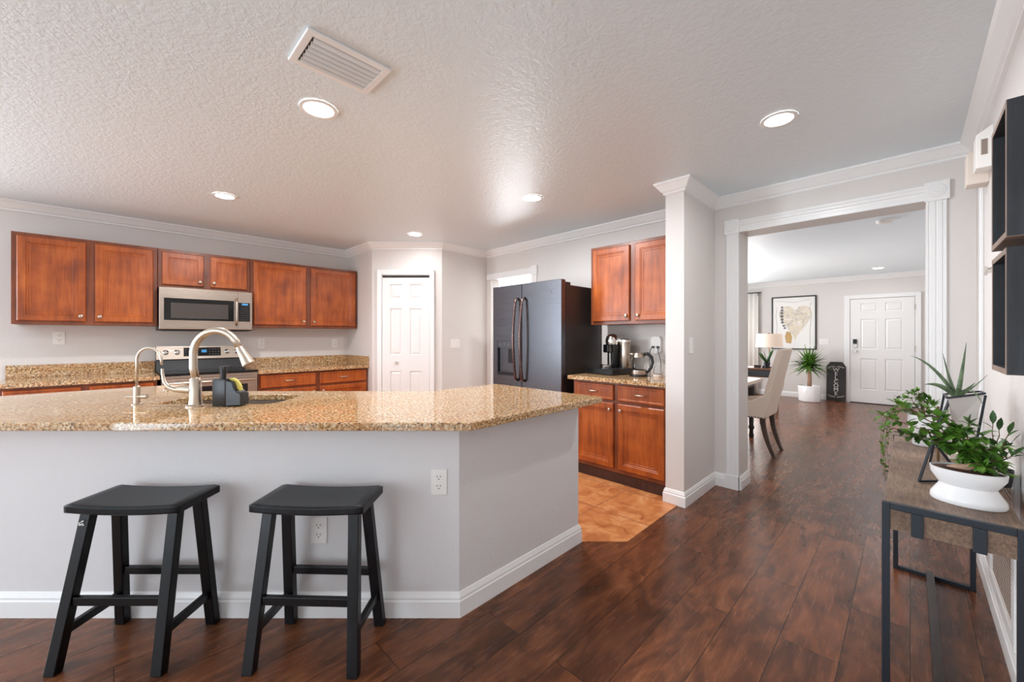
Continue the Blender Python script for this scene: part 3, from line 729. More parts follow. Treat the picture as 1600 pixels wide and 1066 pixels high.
# ================================================================== COUNTER APPLIANCES
ZC = .91
e = thing('capsule_drawer', 'flat black capsule drawer under the coffee machine', 'drawer box', (-2.075, 3.385, ZC), -8)
obj('case', box(NB(), (-.14, -.14, .002), (.17, .2, .06)), 'blackplastic', e, bevel=.005)
o = obj('drawer_front', box(NB(), (-.135, -.147, .008), (.165, -.14, .056)), 'blackplastic', e, bevel=.002)
bm = NB(); cyl(bm, (.015, -.147, .032), (.015, -.156, .032), .008); obj('knob', bm, 'chrome', o, smooth=True)
e = thing('coffee_machine', 'black and chrome capsule coffee machine standing on the capsule drawer', 'coffee machine', (-2.06, 3.42, ZC + .06), -8); e.scale = (1.08, 1.08, 1.12)
bm = NB(); lathe(bm, [(.05, 0), (.055, .01), (.055, .21), (.05, .215)], (0, .04), 28); o = obj('body', bm, 'blackplastic', e, smooth=True)
bm = NB(); lathe(bm, [(.056, .2), (.06, .225), (.058, .25), (.046, .275), (.025, .288), (.004, .29)], (0, .02), 28); obj('dome_lid', bm, 'chrome', e, smooth=True)
bm = NB(); box(bm, (-.028, -.075, .13), (.028, -.0, .2)); obj('coffee_outlet', bm, 'blackgloss', e, bevel=.008)
bm = NB(); box(bm, (-.012, -.025, .02), (.012, -.012, .13)); obj('front_strip', bm, 'chrome', e, bevel=.003)
bm = NB(); lathe(bm, [(.05, .0), (.052, .006), (.052, .024), (.046, .028)], (0, -.065), 28); obj('cup_stand', bm, 'chrome', e, smooth=True)
bm = NB(); lathe(bm, [(.044, 0), (.046, .004), (.046, .215), (.044, .22)], (.105, .07), 28); obj('water_tank', bm, 'steel', e, smooth=True)
bm = NB(); lathe(bm, [(.048, .22), (.048, .24), (.04, .247)], (.105, .07), 28); box(bm, (0, .03, .225), (.105, .07, .245)); obj('tank_lid', bm, 'chrome', e, smooth=True)
e = thing('electric_kettle', 'glass and steel electric kettle with black handle on granite', 'kettle', (-1.745, 3.37, ZC), 20)
bm = NB(); lathe(bm, [(.078, 0), (.08, .008), (.078, .018)], n=30); obj('power_base', bm, 'blackplastic', e, smooth=True)
bm = NB(); lathe(bm, [(.07, .018), (.072, .03), (.071, .058)], n=30); obj('steel_band', bm, 'steel', e, smooth=True)
bm = NB(); lathe(bm, [(.071, .058), (.072, .09), (.064, .15), (.056, .175), (.053, .175), (.061, .15), (.069, .09), (.068, .058)], n=30); obj('glass_jug', bm, 'glass', e, smooth=True)
bm = NB(); lathe(bm, [(.057, .172), (.055, .2), (.048, .21), (.02, .216), (.004, .218)], n=30); prism_xz(bm, [(-.05, .19), (-.08, .205), (-.05, .208)], -.012, .012); obj('lid', bm, 'steel', e, smooth=True)
bm = NB(); tube(bm, [(.045, 0, .2), (.08, 0, .205), (.112, 0, .175), (.122, 0, .13), (.112, 0, .085), (.085, 0, .045), (.06, 0, .03)], [.013, .015, .015, .014, .013, .012, .012], 12); obj('handle', bm, 'blackplastic', e, smooth='all')
e = thing('plug_adapter', 'white multi-plug wall adapter above the kettle', 'plug adapter', (-1.70, WY, 1.19), 0)
bm = NB(); prism_xz(bm, rrect(-.048, -.08, .048, .08, .03), -.03, 0); obj('housing', bm, 'plastic_white', e, smooth=True)
bm = NB()
for x in (-.024, .024): box(bm, (x - .013, -.045, -.03), (x + .013, -.03, -.01))
obj('plugs', bm, 'blackplastic', e, bevel=.004)
bm = NB(); tube(bm, [(-1.724, WY - .045, 1.17), (-1.74, WY - .06, 1.14), (-1.75, WY - .06, 1.05), (-1.74, WY - .06, .96), (-1.72, WY - .1, .92), (-1.74, WY - .17, .917)], .0035, 8); tag(obj('power_cord', bm, 'blackplastic', None, smooth='all'), 'black cord hanging from the adapter behind the kettle', 'cord')
bm = NB(); tube(bm, [(-1.676, WY - .045, 1.17), (-1.665, WY - .05, 1.13), (-1.64, WY - .06, 1.05), (-1.61, WY - .1, .97), (-1.6, WY - .13, .93)], .0035, 8); tag(obj('power_cord', bm, 'blackplastic', None, smooth='all'), 'black cord running down toward the small glass jar', 'cord')
bm = NB(); tube(bm, [(-1.69, WY - .033, 1.13), (-1.66, WY - .04, 1.08), (-1.60, WY - .04, 1.06), (-1.585, WY - .04, 1.02), (-1.62, WY - .05, .98), (-1.6, WY - .08, .93)], .004, 8); tag(obj('power_cord', bm, 'plastic_white', None, smooth='all'), 'white cord looped beside the black cords on the wall', 'cord')
e = thing('glass_jar', 'small clear glass jar with white base beside the kettle', 'jar', (-1.585, 3.42, ZC), 0)
bm = NB(); lathe(bm, [(.04, 0), (.042, .004), (.042, .022), (.036, .026)], n=24); obj('base', bm, 'plastic_cream', e, smooth=True)
bm = NB(); lathe(bm, [(.038, .026), (.04, .07), (.03, .09), (.033, .1), (.03, .1), (.027, .09), (.036, .07), (.034, .028)], n=24); obj('glass_jug', bm, 'glass', e, smooth=True)

# ================================================================== CEILING FIXTURES
LS = [((-2.147, .744), 'recessed light beside the ceiling vent', .09, 8), ((-.499, 2.528), 'recessed light nearest the white cased opening', .085, 3.5), ((-4.028, .651), 'recessed light in front of the microwave cabinets', .085, 8),
      ((-2.246, 2.497), 'recessed light in front of the refrigerator', .085, 10), ((-3.997, 2.435), 'recessed light in front of the pantry door', .085, 1.6), ((-.387, 9.232), 'recessed light in the entry by the front door', .085, 1.2)]
for (x, y), lb, r, pw in LS:
    e = thing('recessed_light', 'round lit ' + lb, 'ceiling light', (x, y, CEIL), 0)
    bm = NB(); n = 32
    loft(bm, [[(q * math.cos(2 * math.pi * i / n), q * math.sin(2 * math.pi * i / n), z) for i in range(n)] for q, z in ((r, -.0005), (r, -.006), (r - .018, -.007), (r - .02, -.003))], cap=False); obj('trim_ring', bm, 'trim', e, smooth=True)
    bm = NB(); cyl(bm, (0, 0, -.0015), (0, 0, -.004), r - .018, n=32); obj('lens', bm, 'bulb', e)
    a_ = area('lamp', (x, y, CEIL - .02), (0, 0, 0), r * 1.6, 0, pw, (.96, .97, 1), 172, 'DISK')
v = thing('ceiling_vent', 'white slatted air vent in the textured ceiling', 'vent', (-1.724, .687, CEIL), 0)
bm = NB(); hx, hy = .122, .172; plate(bm, rect(-hx, -hy, hx, hy), [rect(-hx + .03, -hy + .03, hx - .03, hy - .03)], -.012, -.0005); obj('frame', bm, 'trim', v, bevel=.004)
bm = NB(); box(bm, (-hx + .03, -hy + .03, -.0015), (hx - .03, hy - .03, -.0005)); obj('duct_back', bm, 'slot', v)
for k in range(6):
    x = -hx + .045 + k * (2 * hx - .09) / 5
    sl = [(x - .008, -.018), (x - .001, -.013), (x + .003, -.008), (x + .005, -.002), (x + .004, -.002), (x + .0, -.009), (x - .003, -.0135), (x - .009, -.0175)]
    bm = NB(); loft(bm, [[(p_, y, q_) for p_, q_ in sl] for y in (-hy + .036, hy - .033)]); obj('slat', bm, 'trim', v, smooth=True)
e = thing('smoke_detector', 'small round white smoke detector on the front room ceiling', 'smoke detector', (-.177, 5.478, CEIL))
bm = NB(); lathe(bm, [(.07, 0), (.07, -.012), (.062, -.03), (.03, -.036), (.004, -.037)], n=28); obj('housing', bm, 'plastic_white', e, smooth=True)

# ================================================================== RIGHT WALL
def shadow_box(label, y0, y1, z0, z1, xf):
    e = thing('wall_shelf', label, 'shelf', (RX, (y0 + y1) / 2, z0)); h = (y1 - y0) / 2; t = .014; dz = z1 - z0; xl = xf - RX
    for nm, a, b in (('side_panel', (xl, -h, 0), (0, -h + t, dz)), ('side_panel', (xl, h - t, 0), (0, h, dz)), ('bottom_panel', (xl, -h + t, 0), (0, h - t, t)), ('top_panel', (xl, -h + t, dz - t), (0, h - t, dz))):
        p = obj(nm, box(NB(), a, b), 'shelf_black', e)
        if nm == 'side_panel': eb = box(NB(), (xl - .001, a[1], 0), (xl, b[1], dz))
        else: eb = box(NB(), (xl - .001, a[1], a[2]), (xl, b[1], b[2]))
        o_ = obj('raw_edge', eb, 'shelf_edge', p); o_['label'] = 'pale wood edge'
    obj('underside', box(NB(), (xl, -h, -.001), (0, h, 0)), 'shelf_edge', e)
    return e
shadow_box('lower black open box shelf on the right wall', 1.57, 1.815, 1.175, 1.492, .17)
shadow_box('upper black open box shelf, cut by the picture edge', 1.55, 1.80, 1.516, 1.852, .168)
e = thing('door_chime', 'white wall chime with small grille below the crown moulding', 'chime', (RX, 2.94, 2.08), 0)
bm = NB(); prism_xz(bm, [(0, 0), (-.056, .0), (-.056, .16), (0, .2)], 0, .1); obj('housing', bm, 'plastic_white', e, bevel=.003)
bm = NB(); box(bm, (-.04, -.001, .06), (-.018, 0.0005, .135)); o = obj('grille', bm, 'perf', e)
bm = NB()
for k in range(9): box(bm, (-.038, -.0022, .064 + k * .008), (-.02, -.0008, .067 + k * .008))
obj('grille_bars', bm, 'slot', o)
e = thing('chime_box', 'second cream box directly behind the white wall chime', 'chime', (RX, 3.09, 2.045), 0)
bm = NB(); prism_xz(bm, [(0, 0), (-.075, .0), (-.075, .16), (0, .19)], 0, .1); obj('housing', bm, 'plastic_cream', e, bevel=.003)
e = thing('wall_hook', 'small silver hook plate beside the lower black box shelf', 'hook', (RX, 2.72, 1.565), 0)
obj('backplate', box(NB(), (-.012, -.03, -.045), (0, .03, .045)), 'shelf_edge', e, bevel=.002)
bm = NB(); cyl(bm, (-.012, 0, 0), (-.04, 0, -.005), .012); cyl(bm, (-.04, 0, -.005), (-.048, 0, -.005), .02); obj('knob', bm, 'chrome', e, smooth=True)
e = thing('air_return_grille', 'tall perforated return grille low on the right wall behind the console', 'grille', (RX, 0, 0), 0)
bm = NB(); plate(bm, rect(2.30, .125, 2.95, .77), [rect(2.36, .175, 2.91, .72)], 0, .015)
for q in bm.verts: q.co = Vector((-q.co.z, q.co.x, q.co.y))
obj('frame', bm, 'trim', e, bevel=.002)
bm = NB(); box(bm, (-.006, 2.36, .175), (-.001, 2.91, .72)); p = obj('perforated_panel', bm, 'perf', e)
bm = NB()
for i in range(26):
    for j in range(26):
        y = 2.375 + i * .0205; z = .185 + j * .0205; box(bm, (-.0068, y, z), (-.006, y + .007, z + .009))
obj('holes', bm, 'slot', p)

# ================================================================== CONSOLE TABLE
c = thing('console_table', 'narrow weathered-oak console with black metal frame along right wall', 'console table', (0, 0, 0))
ax0, ax1, ay0, ay1, tz = -.066, .232, 1.78, 3.04, .73
def slab(x0a, x1a, y0, y1, z0, z1): return box(NB(), (x0a, y0, z0), (x1a, y1, z1))
obj('top', slab(ax0 + .005, ax1 - .003, ay0 + .02, ay1 - .02, tz - .03, tz - .001), 'console_wood', c, bevel=.002)
for (y, nm) in ((ay0, 'front'), (ay1 - .02, 'rear')):
    bm = NB(); q = .02
    box(bm, (ax0, y, 0), (ax0 + q, y + q, tz)); box(bm, (ax1 - q, y, 0), (ax1, y + q, tz))
    box(bm, (ax0 + q, y, tz - q), (ax1 - q, y + q, tz)); box(bm, (ax0 + q, y, 0), (ax1 - q, y + q, q)); obj('leg_frame', bm, 'blackmetal', c, bevel=.002)
    yy = y + .004 if nm == 'front' else y
    obj('apron', box(NB(), (ax0 + q, yy, tz - .085), (ax1 - q, yy + .014, tz - q)), 'console_wood', c)
    if nm == 'front':
        for x in (ax0 + .068, ax0 + .196): obj('strap', box(NB(), (x, yy - .006, tz - .092), (x + .028, yy + .001, tz - q + .001)), 'blackmetal', c, bevel=.002)
obj('side_apron', box(NB(), (ax0 + .004, ay0 + .02, tz - .085), (ax0 + .016, ay1 - .02, tz - .03)), 'console_wood', c)
obj('side_apron', box(NB(), (ax1 - .018, ay0 + .02, tz - .085), (ax1 - .006, ay1 - .02, tz - .03)), 'console_wood', c)
xm = (ax0 + ax1) / 2 - .01
obj('stretcher', box(NB(), (xm - .014, ay0 + .02, .001), (xm + .014, ay1 - .02, .045)), 'dark_wood', c)
# ------------------------------------------------------------------ plants
def leaf(bm, p, d, L_, w_, up=Vector((0, 0, 1)), droop=.25, pts=5, fold=.25, shape=None):
    p = Vector(p); d = Vector(d).normalized(); side = d.cross(up)
    if side.length < .05: side = Vector((1, 0, 0))
    side.normalize(); nrm_ = side.cross(d).normalized(); prev = None
    shape = shape or [.12, .8, 1, .7, .04]
    q = p.copy(); dd = d.copy()
    for i in range(pts):
        s_ = shape[int(i * (len(shape) - 1) / (pts - 1))] * w_ / 2
        a = bm.verts.new(q - side * s_ + nrm_ * s_ * fold); m_ = bm.verts.new(q); b = bm.verts.new(q + side * s_ + nrm_ * s_ * fold)
        if prev: bm.faces.new((prev[0], prev[1], m_, a)); bm.faces.new((prev[1], prev[2], b, m_))
        prev = (a, m_, b); q = q + dd * (L_ / (pts - 1)); dd = (dd - up * droop / pts).normalized()
    return q
def rnd(a=1): return Vector((random.uniform(-a, a), random.uniform(-a, a), random.uniform(-a, a)))
def bushy(name_leaf, parent, branches, n_leaf, L_, w_, mat, stem_r=.0025):
    sb = NB(); lb = NB()
    for br in branches:
        P_ = [Vector(p) for p in br]; pts = []
        for i in range(len(P_) - 1):
            for k in range(4): pts.append(P_[i].lerp(P_[i + 1], k / 4) + rnd(.003))
        pts.append(P_[-1]); tube(sb, pts, [stem_r * (1 - .6 * i / len(pts)) for i in range(len(pts))], 6)
        for k in range(n_leaf):
            t_ = .18 + .82 * (k + random.random()) / n_leaf; idx = min(int(t_ * (len(pts) - 1)), len(pts) - 2); p = pts[idx].lerp(pts[idx + 1], random.random())
            d = rnd(1) + Vector((0, 0, .25)); s = random.uniform(.7, 1.2)
            leaf(lb, p, d, L_ * s, w_ * s, droop=random.uniform(.1, .8))
        leaf(lb, pts[-1], pts[-1] - pts[-3], L_, w_)
    obj('branches', sb, 'stem', parent, smooth='all'); return obj(name_leaf, lb, mat, parent, smooth='all')
# bonsai in the waisted white oval pot
bon = thing('potted_bonsai', 'leafy bonsai in a waisted glossy white oval pot, nearest on console', 'potted plant', (.132, 1.965, tz))
bm = NB(); lathe(bm, [(.05, 0), (.083, .0), (.086, .006), (.084, .02), (.066, .05), (.064, .056), (.07, .064), (.084, .088), (.086, .108), (.083, .109), (.08, .1), (.06, .094), (.01, .094)], n=44, sy=.78); obj('pot', bm, 'ceramic', bon, smooth=True)
bm = NB(); lathe(bm, [(.079, .094), (.079, .103), (.05, .108), (.01, .107)], n=24, sy=.78); obj('soil', bm, 'soil', bon, smooth='all')
bm = NB(); tube(bm, [(-.045, 0, .104), (-.02, .0, .11), (.0, 0, .112), (.022, 0, .13), (.02, 0, .17), (.0, .01, .2)], [.006, .011, .012, .01, .008, .005], 10); obj('trunk', bm, 'trunk', bon, smooth='all')
T0 = (.01, 0, .15); br = []
for tx, ty, tz_ in ((-.16, 0, .26), (-.12, .03, .3), (-.1, -.02, .2), (-.06, 0, .3), (-.03, .02, .28), (0, 0, .24), (.03, 0, .26), (.06, .02, .22), (.09, -.02, .15), (.1, .02, .19), (.08, 0, .1), (.06, -.04, .13), (.03, -.03, .17), (-.03, -.03, .18), (.02, .03, .12), (-.05, .02, .23), (.1, -.03, .12), (-.14, .0, .22)):
    tx = tx * (1.2 if tx < 0 else 1) - .025; br.append([T0, (tx * .4, ty * .5 + .0, .12 + (tz_ - .1) * .6), (tx, ty, tz_)])
bushy('foliage', bon, br, 30, .031, .02, 'leaf')
# black wire stand planter with aloe
al = thing('aloe_planter', 'spiky aloe in grey faceted planter on black triangular wire stand', 'potted plant', (.12, 2.32, tz))
def W(p): return (p[0] - .12, p[1] - 2.32, p[2] - tz)
bm = NB()
tri = [((.023, 2.1, .736), (.062, 2.22, .872)), ((.062, 2.22, .872), (.138, 2.26, .736)), ((.023, 2.1, .736), (.138, 2.22, .736)), ((.062, 2.22, .872), (.108, 2.27, 1.03)), ((.16, 2.30, .736), (.2, 2.31, 1.05)), ((.06, 2.45, .736), (.1, 2.42, 1.035)),
       ((.16, 2.30, .736), (.06, 2.45, .736))]
for a, b in tri: bar(bm, W(a), W(b), .007, .007)
for a, b in (((.1, 2.25, 1.035), (.195, 2.27, 1.06)), ((.195, 2.27, 1.06), (.195, 2.4, 1.055)), ((.195, 2.4, 1.055), (.1, 2.4, 1.035)), ((.1, 2.4, 1.035), (.1, 2.25, 1.035))): bar(bm, W(a), W(b), .006, .006)
obj('wire_stand', bm, 'blackmetal', al)
bm = NB(); loft(bm, [[W((.115, 2.28, .93)), W((.17, 2.28, .935)), W((.17, 2.37, .935)), W((.115, 2.37, .93))], [W((.103, 2.254, 1.035)), W((.193, 2.272, 1.058)), W((.193, 2.397, 1.052)), W((.103, 2.397, 1.033))]]); obj('faceted_pot', bm, 'frosted', al, bevel=.002)
bm = NB(); base = Vector(W((.13, 2.33, 1.03)))
def tip(px, py, y): 
    X = (px - 800) / 622; Z = -(py - 526) / 622; rx, ry = (X - 1) * S2, (X + 1) * S2; t_ = y / ry; return Vector(W((rx * t_, y, H + Z * t_)))
for px, py, y, w_, lift in ((1423, 556, 2.3, .02, .03), (1473, 552, 2.38, .018, -.015), (1478, 578, 2.3, .012, .0), (1510, 535, 2.33, .024, -.012), (1444, 601, 2.25, .024, .02), (1543, 586, 2.3, .013, -.005), (1524, 598, 2.4, .016, 0), (1536, 633, 2.22, .013, .045), (1500, 606, 2.25, .02, .015)):
    tp = tip(px, py, y); mid = (base + tp) / 2 + Vector((0, 0, lift)); N_ = 9; prev = None
    dirv = (tp - base); side = Vector((S2, S2, 0)) ; side = (side - dirv.normalized() * side.dot(dirv.normalized()))
    if side.length < .3: side = Vector((0, 0, 1)) - dirv.normalized() * dirv.normalized().z
    side.normalize(); thick = dirv.normalized().cross(side)
    rings = []
    for i in range(N_):
        t_ = i / (N_ - 1); q = base * (1 - t_) ** 2 + (mid * 2 - (base + tp) / 2) * 2 * t_ * (1 - t_) + tp * t_ ** 2; ww = w_ * (1 - t_ ** 1.6) * .5 + .0006
        rings.append([q - side * ww, q - thick * ww * .45, q + side * ww, q + thick * ww * .25])
    loft(bm, rings)
obj('leaves', bm, 'aloe', al, smooth='all')
# trailing plant in the white bowl behind
tr = thing('trailing_plant', 'trailing vine in a white footed bowl behind the aloe stand', 'potted plant', (.05, 2.85, tz))
bm = NB(); lathe(bm, [(.042, 0), (.045, .004), (.044, .04), (.052, .06), (.06, .1), (.06, .15), (.056, .15), (.055, .14), (.01, .138)], n=36); obj('pot', bm, 'ceramic', tr, smooth=True)
bm = NB(); lathe(bm, [(.054, .138), (.05, .146), (.01, .148)], n=20); obj('soil', bm, 'soil', tr, smooth='all')
br = []
for tx, ty, tz_ in ((-.08, -.05, .2), (-.1, .0, .22), (-.06, .03, .25), (-.04, -.03, .26), (0, 0, .24), (.03, 0, .22), (-.12, -.05, .16), (-.02, .04, .23)):
    br.append([(0, 0, .14), (tx * .5, ty * .5, tz_ + .01), (tx, ty, tz_)])
for tx, ty in ((-.13, -.1), (-.14, -.05), (-.12, -.14), (-.15, -.02), (-.14, -.08)):
    br.append([(0, 0, .14), (tx * .6, ty * .5, .2), (tx, ty, .11), (tx - .01, ty - .01, .0), (tx - .0, ty - .01, -.14 - random.random() * .04)])
bushy('foliage', tr, br, 24, .022, .013, 'leaf', .0015)
bm = NB()
for k in range(11):
    a = k * 2.4; d = Vector((math.cos(a), math.sin(a), .7 + .5 * (k % 3))); leaf(bm, (.03, -.03, .2), d, .05, .012, droop=.3, shape=[.7, 1, .8, .5, .02])
obj('spiky_rosette', bm, 'leaf', tr, smooth='all')
# dark-leaved plant by the wall and a low black dish with a pale wooden plate
dk = thing('small_dark_plant', 'small dark-leaved plant in a black pot between console plants and wall', 'potted plant', (.225, 2.28, tz))
bm = NB(); lathe(bm, [(.034, 0), (.04, .06), (.037, .06), (.035, .052), (.008, .05)], n=24); obj('pot', bm, 'blackplastic', dk, smooth=True)
br = [[(0, 0, .05), (x * .4 - .005, y, .11), (x, y * 2, z)] for x, y, z in ((.02, -.03, .2), (.03, -.01, .16), (-.01, 0, .22), (.01, .03, .19), (.03, -.05, .13))]
bushy('foliage', dk, br, 6, .05, .018, 'leaf_dark')
bm = NB(); box(bm, (.12, 2.6, tz + .0), (.22, 2.85, tz + .03)); tag(obj('wooden_tray', bm, 'table_white', None, bevel=.004), 'pale wooden tray lying on the far part of the console', 'tray')
bm = NB(); cyl(bm, (.085, 2.5, tz + .0), (.085, 2.5, tz + .24), .0045); tag(obj('plant_stake', bm, 'stem', None), 'thin brown stake standing between the console plants', 'stake')

# ================================================================== FRONT ROOM
# dining chair facing the table
ch = thing('dining_chair', 'beige upholstered dining chair with nailhead trim at the table end', 'chair', (-1.2, 5.1, 0), 0)
bm = NB(); box(bm, (-.34, -.235, .40), (.11, .235, .5)); obj('seat', bm, 'linen', ch, bevel=.025, seg=3)
bm = NB(); rings = []
for i in range(9):
    t_ = i / 8; z = .4 + t_ * .74; x = .1 + .16 * t_ ** 1.15; th = .05 - .015 * t_; w_ = .235 + .015 * math.sin(t_ * 3)
    rings.append([(x - th, -w_, z), (x + th * .6, -w_, z), (x + th * .6, w_, z), (x - th, w_, z)])
loft(bm, rings); obj('backrest', bm, 'linen', ch, smooth=True, bevel=.018, seg=3)
for s in (-1, 1):
    pr = [(-.34, .4), (.11, .4), (.2, .75), (.1, .64), (-.02, .575), (-.33, .55)]
    obj('side_wing', loft(NB(), [[(x_, s * .245 - .018, z_) for x_, z_ in pr], [(x_, s * .245 + .018, z_) for x_, z_ in pr]]), 'linen', ch, bevel=.01)
bm = NB()
for s in (-1, 1):
    for k in range(15): 
        x = -.33 + k * .03; cyl(bm, (x, s * .264, .408), (x, s * .268, .408), .0075, .004, 8)
obj('nailheads', bm, 'dark_wood', ch)
for sx, sy in ((-1, -1), (-1, 1), (1, -1), (1, 1)):
    bm = NB(); rings = []
    for i in range(7):
        t_ = i / 6; z = .41 - t_ * .41; x = (.085 + .1 * t_ ** 1.8) if sx > 0 else (-.3 - .01 * t_); hw = .024 - .008 * t_; y = sy * (.2 - .02 * t_)
        rings.append([(x - hw, y - hw, z), (x + hw, y - hw, z), (x + hw, y + hw, z), (x - hw, y + hw, z)])
    loft(bm, rings); obj('leg', bm, 'chair_wood', ch, smooth=True)
t = thing('dining_table', 'pale-topped dining table with dark turned legs behind the chair', 'table', (-2.1, 5.32, 0))
obj('tabletop', box(NB(), (-.8, -.45, .71), (.8, .43, .75)), 'table_white', t, bevel=.006)
obj('apron', box(NB(), (-.72, -.38, .65), (.72, .36, .71)), 'dark_wood', t)
for sx in (-1, 1):
    for sy in (-1, 1):
        bm = NB(); lathe(bm, [(.024, 0), (.03, .03), (.024, .06), (.022, .1), (.032, .12), (.034, .14), (.026, .16), (.03, .4), (.038, .46), (.028, .5), (.04, .54), (.04, .65)], (sx * .69, sy * .34), 18); obj('leg', bm, 'dark_wood', t, smooth=True)
# desk, lamp and small things
dk_y0, dk_y1 = 7.5, 7.9
d = thing('side_console', 'walnut side console with a dark drawer behind the dining chair', 'console table', (-2.24, 7.7, 0))
obj('top', box(NB(), (-.7, -.2, .725), (.72, .2, .75)), 'desk_wood', d, bevel=.003)
obj('case', box(NB(), (-.68, -.18, .6), (.7, .19, .725)), 'desk_wood', d)
for x in (-.64, .03):
    o = obj('drawer', box(NB(), (x, -.19, .615), (x + .6, -.178, .712)), 'shelf_black', d, bevel=.002)
    bm = NB(); cyl(bm, (x + .3, -.19, .665), (x + .3, -.21, .665), .012); obj('knob', bm, 'dark_wood', o)
for x in (-.66, .66):
    for y in (-.16, .16): obj('leg', box(NB(), (x - .02, y - .02, 0), (x + .02, y + .02, .6)), 'desk_wood', d)
l = thing('table_lamp', 'table lamp with a beige drum shade on the side console', 'lamp', (-1.66, 7.72, .75))
bm = NB(); lathe(bm, [(.07, 0), (.07, .012), (.012, .02), (.012, .36), (.005, .37)], n=24); box(bm, (-.012, -.012, .36), (.012, .012, .58)); obj('base', bm, 'dark_wood', l, smooth=True)
bm = NB(); n = 40
loft(bm, [[(r_ * math.cos(2 * math.pi * i / n), r_ * math.sin(2 * math.pi * i / n), z) for i in range(n)] for r_, z in ((.195, .345), (.18, .565), (.176, .565), (.191, .345))] + [[(.195 * math.cos(2 * math.pi * i / n), .195 * math.sin(2 * math.pi * i / n), .345) for i in range(n)]], cap=False)
obj('lamp_shade', bm, 'shade', l, smooth=True)
pd = bpy.data.lights.new('lamp_bulb', 'POINT'); pd.energy = 4; pd.color = (1, .8, .6); pd.shadow_soft_size = .04; po = bpy.data.objects.new('lamp_bulb', pd); C.objects.link(po); po.location = (-1.66, 7.66, 1.2)
sp = thing('snake_plant', 'small snake plant in a dark pot on the side console', 'potted plant', (-1.66, 7.56, .75))
bm = NB(); lathe(bm, [(.04, 0), (.05, .1), (.046, .1), (.04, .09), (.01, .088)], n=20); obj('pot', bm, 'slatebottle', sp, smooth=True)
bm = NB()
for k in range(10):
    a = k * 2.4; leaf(bm, (0, 0, .085), Vector((math.cos(a) * .55 - .15, math.sin(a) * .5, 1)), .16 + .05 * (k % 3), .035, droop=.1, up=Vector((math.cos(a + 1.5), math.sin(a + 1.5), .1)), shape=[.6, .9, 1, .8, .05])
obj('leaves', bm, 'leaf_dark', sp, smooth='all')
tag(obj('wooden_box', box(NB(), (-1.84, 7.54, .75), (-1.75, 7.6, .80)), 'dark_wood', None, bevel=.003), 'small dark wooden box at the console front, left of the snake plant', 'box')
tag(obj('small_cup', lathe(NB(), [(.015, .75), (.02, .755), (.02, .785), (.016, .79)], (-1.71, 7.55), 16), 'dark_wood', None, smooth=True), 'tiny dark cup between the wooden box and the snake plant', 'cup')
# curtain and rod on the far wall
cu = thing('window_curtain', 'sheer off-white curtain hanging from a rod beside the framed art', 'curtain', (-2.72, FY - .1, 0))
bm = NB(); n = 60; rings = []
for z in (.02, 2.22):
    rings.append([(-.38 + .74 * i / n, .035 * math.sin(i * .9) + .01 * math.sin(i * 2.1), z) for i in range(n + 1)] + [(-.38 + .74 * i / n, .035 * math.sin(i * .9) + .01 * math.sin(i * 2.1) + .004, z) for i in range(n, -1, -1)])
loft(bm, rings); obj('panel', bm, 'curtain', cu, smooth='all')
bm = NB(); cyl(bm, (-.5, 0, 2.235), (.42, 0, 2.235), .011); box(bm, (.355, 0, 2.225), (.37, .1, 2.245)); box(bm, (.35, -.008, 2.16), (.366, .008, 2.245)); obj('curtain_rod', bm, 'dark_wood', cu)
# framed art
ar = thing('framed_art', 'large black-framed abstract heart print on the far wall', 'picture', (-1.736, FY, 1.0))
hw, hh = .39, 1.115
bm = NB(); plate(bm, rect(-hw, 0, hw, hh), [rect(-hw + .022, .022, hw - .022, hh - .022)], 0, .03); rot_plate(bm); obj('frame', bm, 'blackplastic', ar, bevel=.002)
obj('print', box(NB(), (-hw + .02, -.012, .02), (hw - .02, -.002, hh - .02)), 'paper', ar)
def heart(s, cx_, cz_):
    out = []
    for i in range(60):
        t_ = 2 * math.pi * i / 60; x = 16 * math.sin(t_) ** 3; z = 13 * math.cos(t_) - 5 * math.cos(2 * t_) - 2 * math.cos(3 * t_) - math.cos(4 * t_)
        out.append((cx_ + x / 16 * s * .92, cz_ + (z + (z < 0) * z * .55) / 16 * s))
    return out
bm = NB(); prism_xz(bm, heart(.31, .03, .68), -.0135, -.012); obj('heart_motif', bm, 'motif', ar)
bm = NB(); prism_xz(bm, [(-.13, .14), (-.04, .12), (-.02, .25), (-.05, .36), (-.12, .38), (-.15, .27)], -.0142, -.0134); obj('ochre_patch', bm, 'ochre', ar)
bm = NB()
for k, (x, z) in enumerate(((-.2, .89), (-.2, .83), (-.205, .77), (-.205, .7), (-.2, .63), (-.195, .57), (-.17, .5), (-.15, .45))):
    r = .032 - .003 * abs(k - 3); cyl(bm, (x, -.0134, z), (x, -.0146, z), r, n=20)
obj('ink_discs', bm, 'ink', ar)
bm = NB()
def squig(pts): tube(bm, [(x, -.0135, z) for x, z in pts], .002, 5)
squig([(-.3, 1.03), (-.2, 1.02), (-.1, 1.0), (.0, .985), (.1, 1.0), (.2, 1.02), (.29, 1.03)])
squig([(.3, .98), (.28, .85), (.31, .7), (.29, .5), (.28, .3), (.29, .1)]); squig([(-.29, .9), (-.31, .7), (-.29, .5), (-.3, .3)])
obj('ink_lines', bm, 'ink', ar)
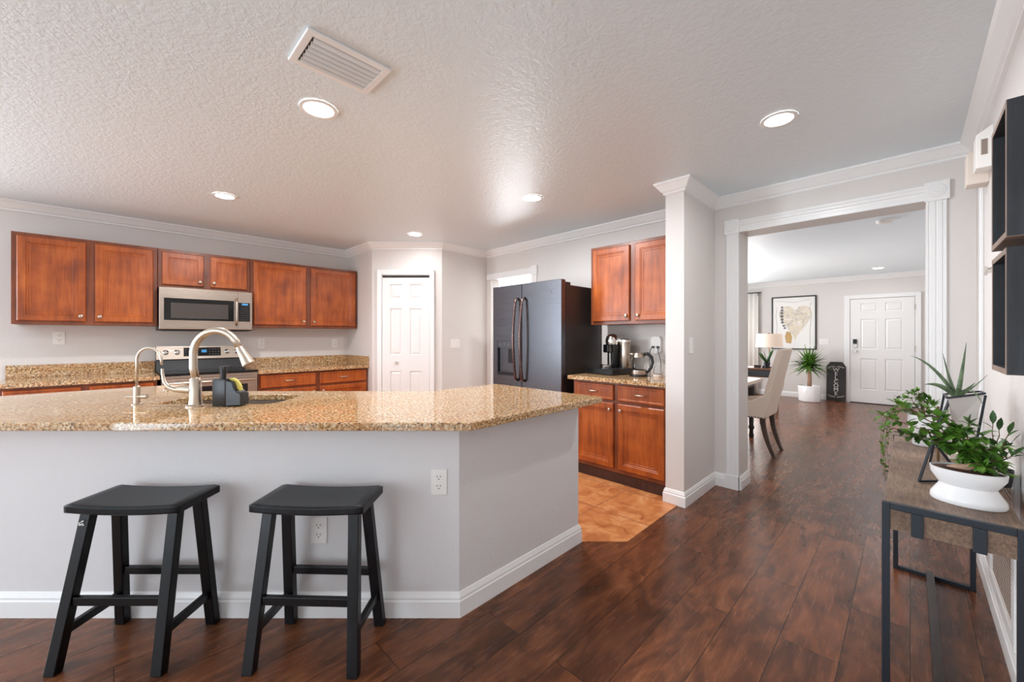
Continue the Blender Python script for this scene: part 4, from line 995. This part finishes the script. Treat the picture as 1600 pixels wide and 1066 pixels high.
# yucca
yu = thing('yucca_palm', 'spiky green yucca in a white cylinder pot by the far wall', 'potted plant', (-1.40, 9.66, 0))
bm = NB(); lathe(bm, [(.165, 0), (.175, .01), (.185, .3), (.178, .31), (.17, .3), (.165, .27), (.02, .265)], n=36); obj('pot', bm, 'ceramic', yu, smooth=True)
bm = NB(); lathe(bm, [(.168, .265), (.1, .275), (.02, .278)], n=20); obj('soil', bm, 'soil', yu)
bm = NB(); tube(bm, [(0, 0, .27), (.005, 0, .45), (-.005, 0, .7)], [.038, .034, .032], 14); obj('trunk', bm, 'trunk', yu, smooth='all')
bm = NB()
for k in range(140):
    a = k * 2.39996; el = R(80 - 105 * ((k % 19) / 18)); d = Vector((math.cos(a) * math.cos(el), math.sin(a) * math.cos(el), math.sin(el) + .1))
    leaf(bm, (0, 0, .62 + .12 * random.random()), d, random.uniform(.3, .46) * (.8 if d.y > .3 else 1), .046, droop=random.uniform(.3, .9), pts=6, fold=.4, shape=[.7, 1, .95, .7, .35, .02])
obj('leaves', bm, 'yucca', yu, smooth='all')
# welcome sign leaning on the wall
sg = thing('welcome_sign', 'charcoal board with white WELCOME lettering leaning by the front door', 'sign', (-1.03, FY - .09, 0))
sg.rotation_euler = (R(-4), 0, 0)
bm = NB(); hw = .15; prism_xz(bm, [(-hw, 0), (hw, 0), (hw, .68), (hw - .06, .77), (-hw + .06, .77), (-hw, .68)], -.012, .012); obj('board', bm, 'sign', sg, bevel=.002)
cv = bpy.data.curves.new('lettering', 'FONT'); cv.body = 'W\nE\nL\nC\nO\nM\nE'; cv.align_x = 'CENTER'; cv.size = .1; cv.space_line = .78; cv.extrude = .001; cv.offset = .0
to = bpy.data.objects.new('lettering', cv); C.objects.link(to); bpy.context.view_layer.update()
me = bpy.data.meshes.new_from_object(to); bpy.data.objects.remove(to); me.materials.clear(); me.materials.append(M['sign_white'])
lt = bpy.data.objects.new('lettering', me); C.objects.link(lt); lt.parent = sg; lt.rotation_euler = (R(90), 0, 0); lt.location = (0, -.0135, .585)
bm = NB()
for z0, sgn in ((.68, -1), (.085, 1)):
    for s in (-1, 1):
        for k in range(6):
            x = s * (.012 + k * .019); z = z0 + sgn * (k / 6) ** 2 * .03; a = .5 + .2 * k
            leaf(bm, (x, -.0135, z), Vector((s, 0, -sgn * -.1 + .6 * (1 if k % 2 else -1))), .024, .012, up=Vector((0, -1, 0)), droop=0, fold=0)
obj('leaf_sprigs', bm, 'sign_white', sg)
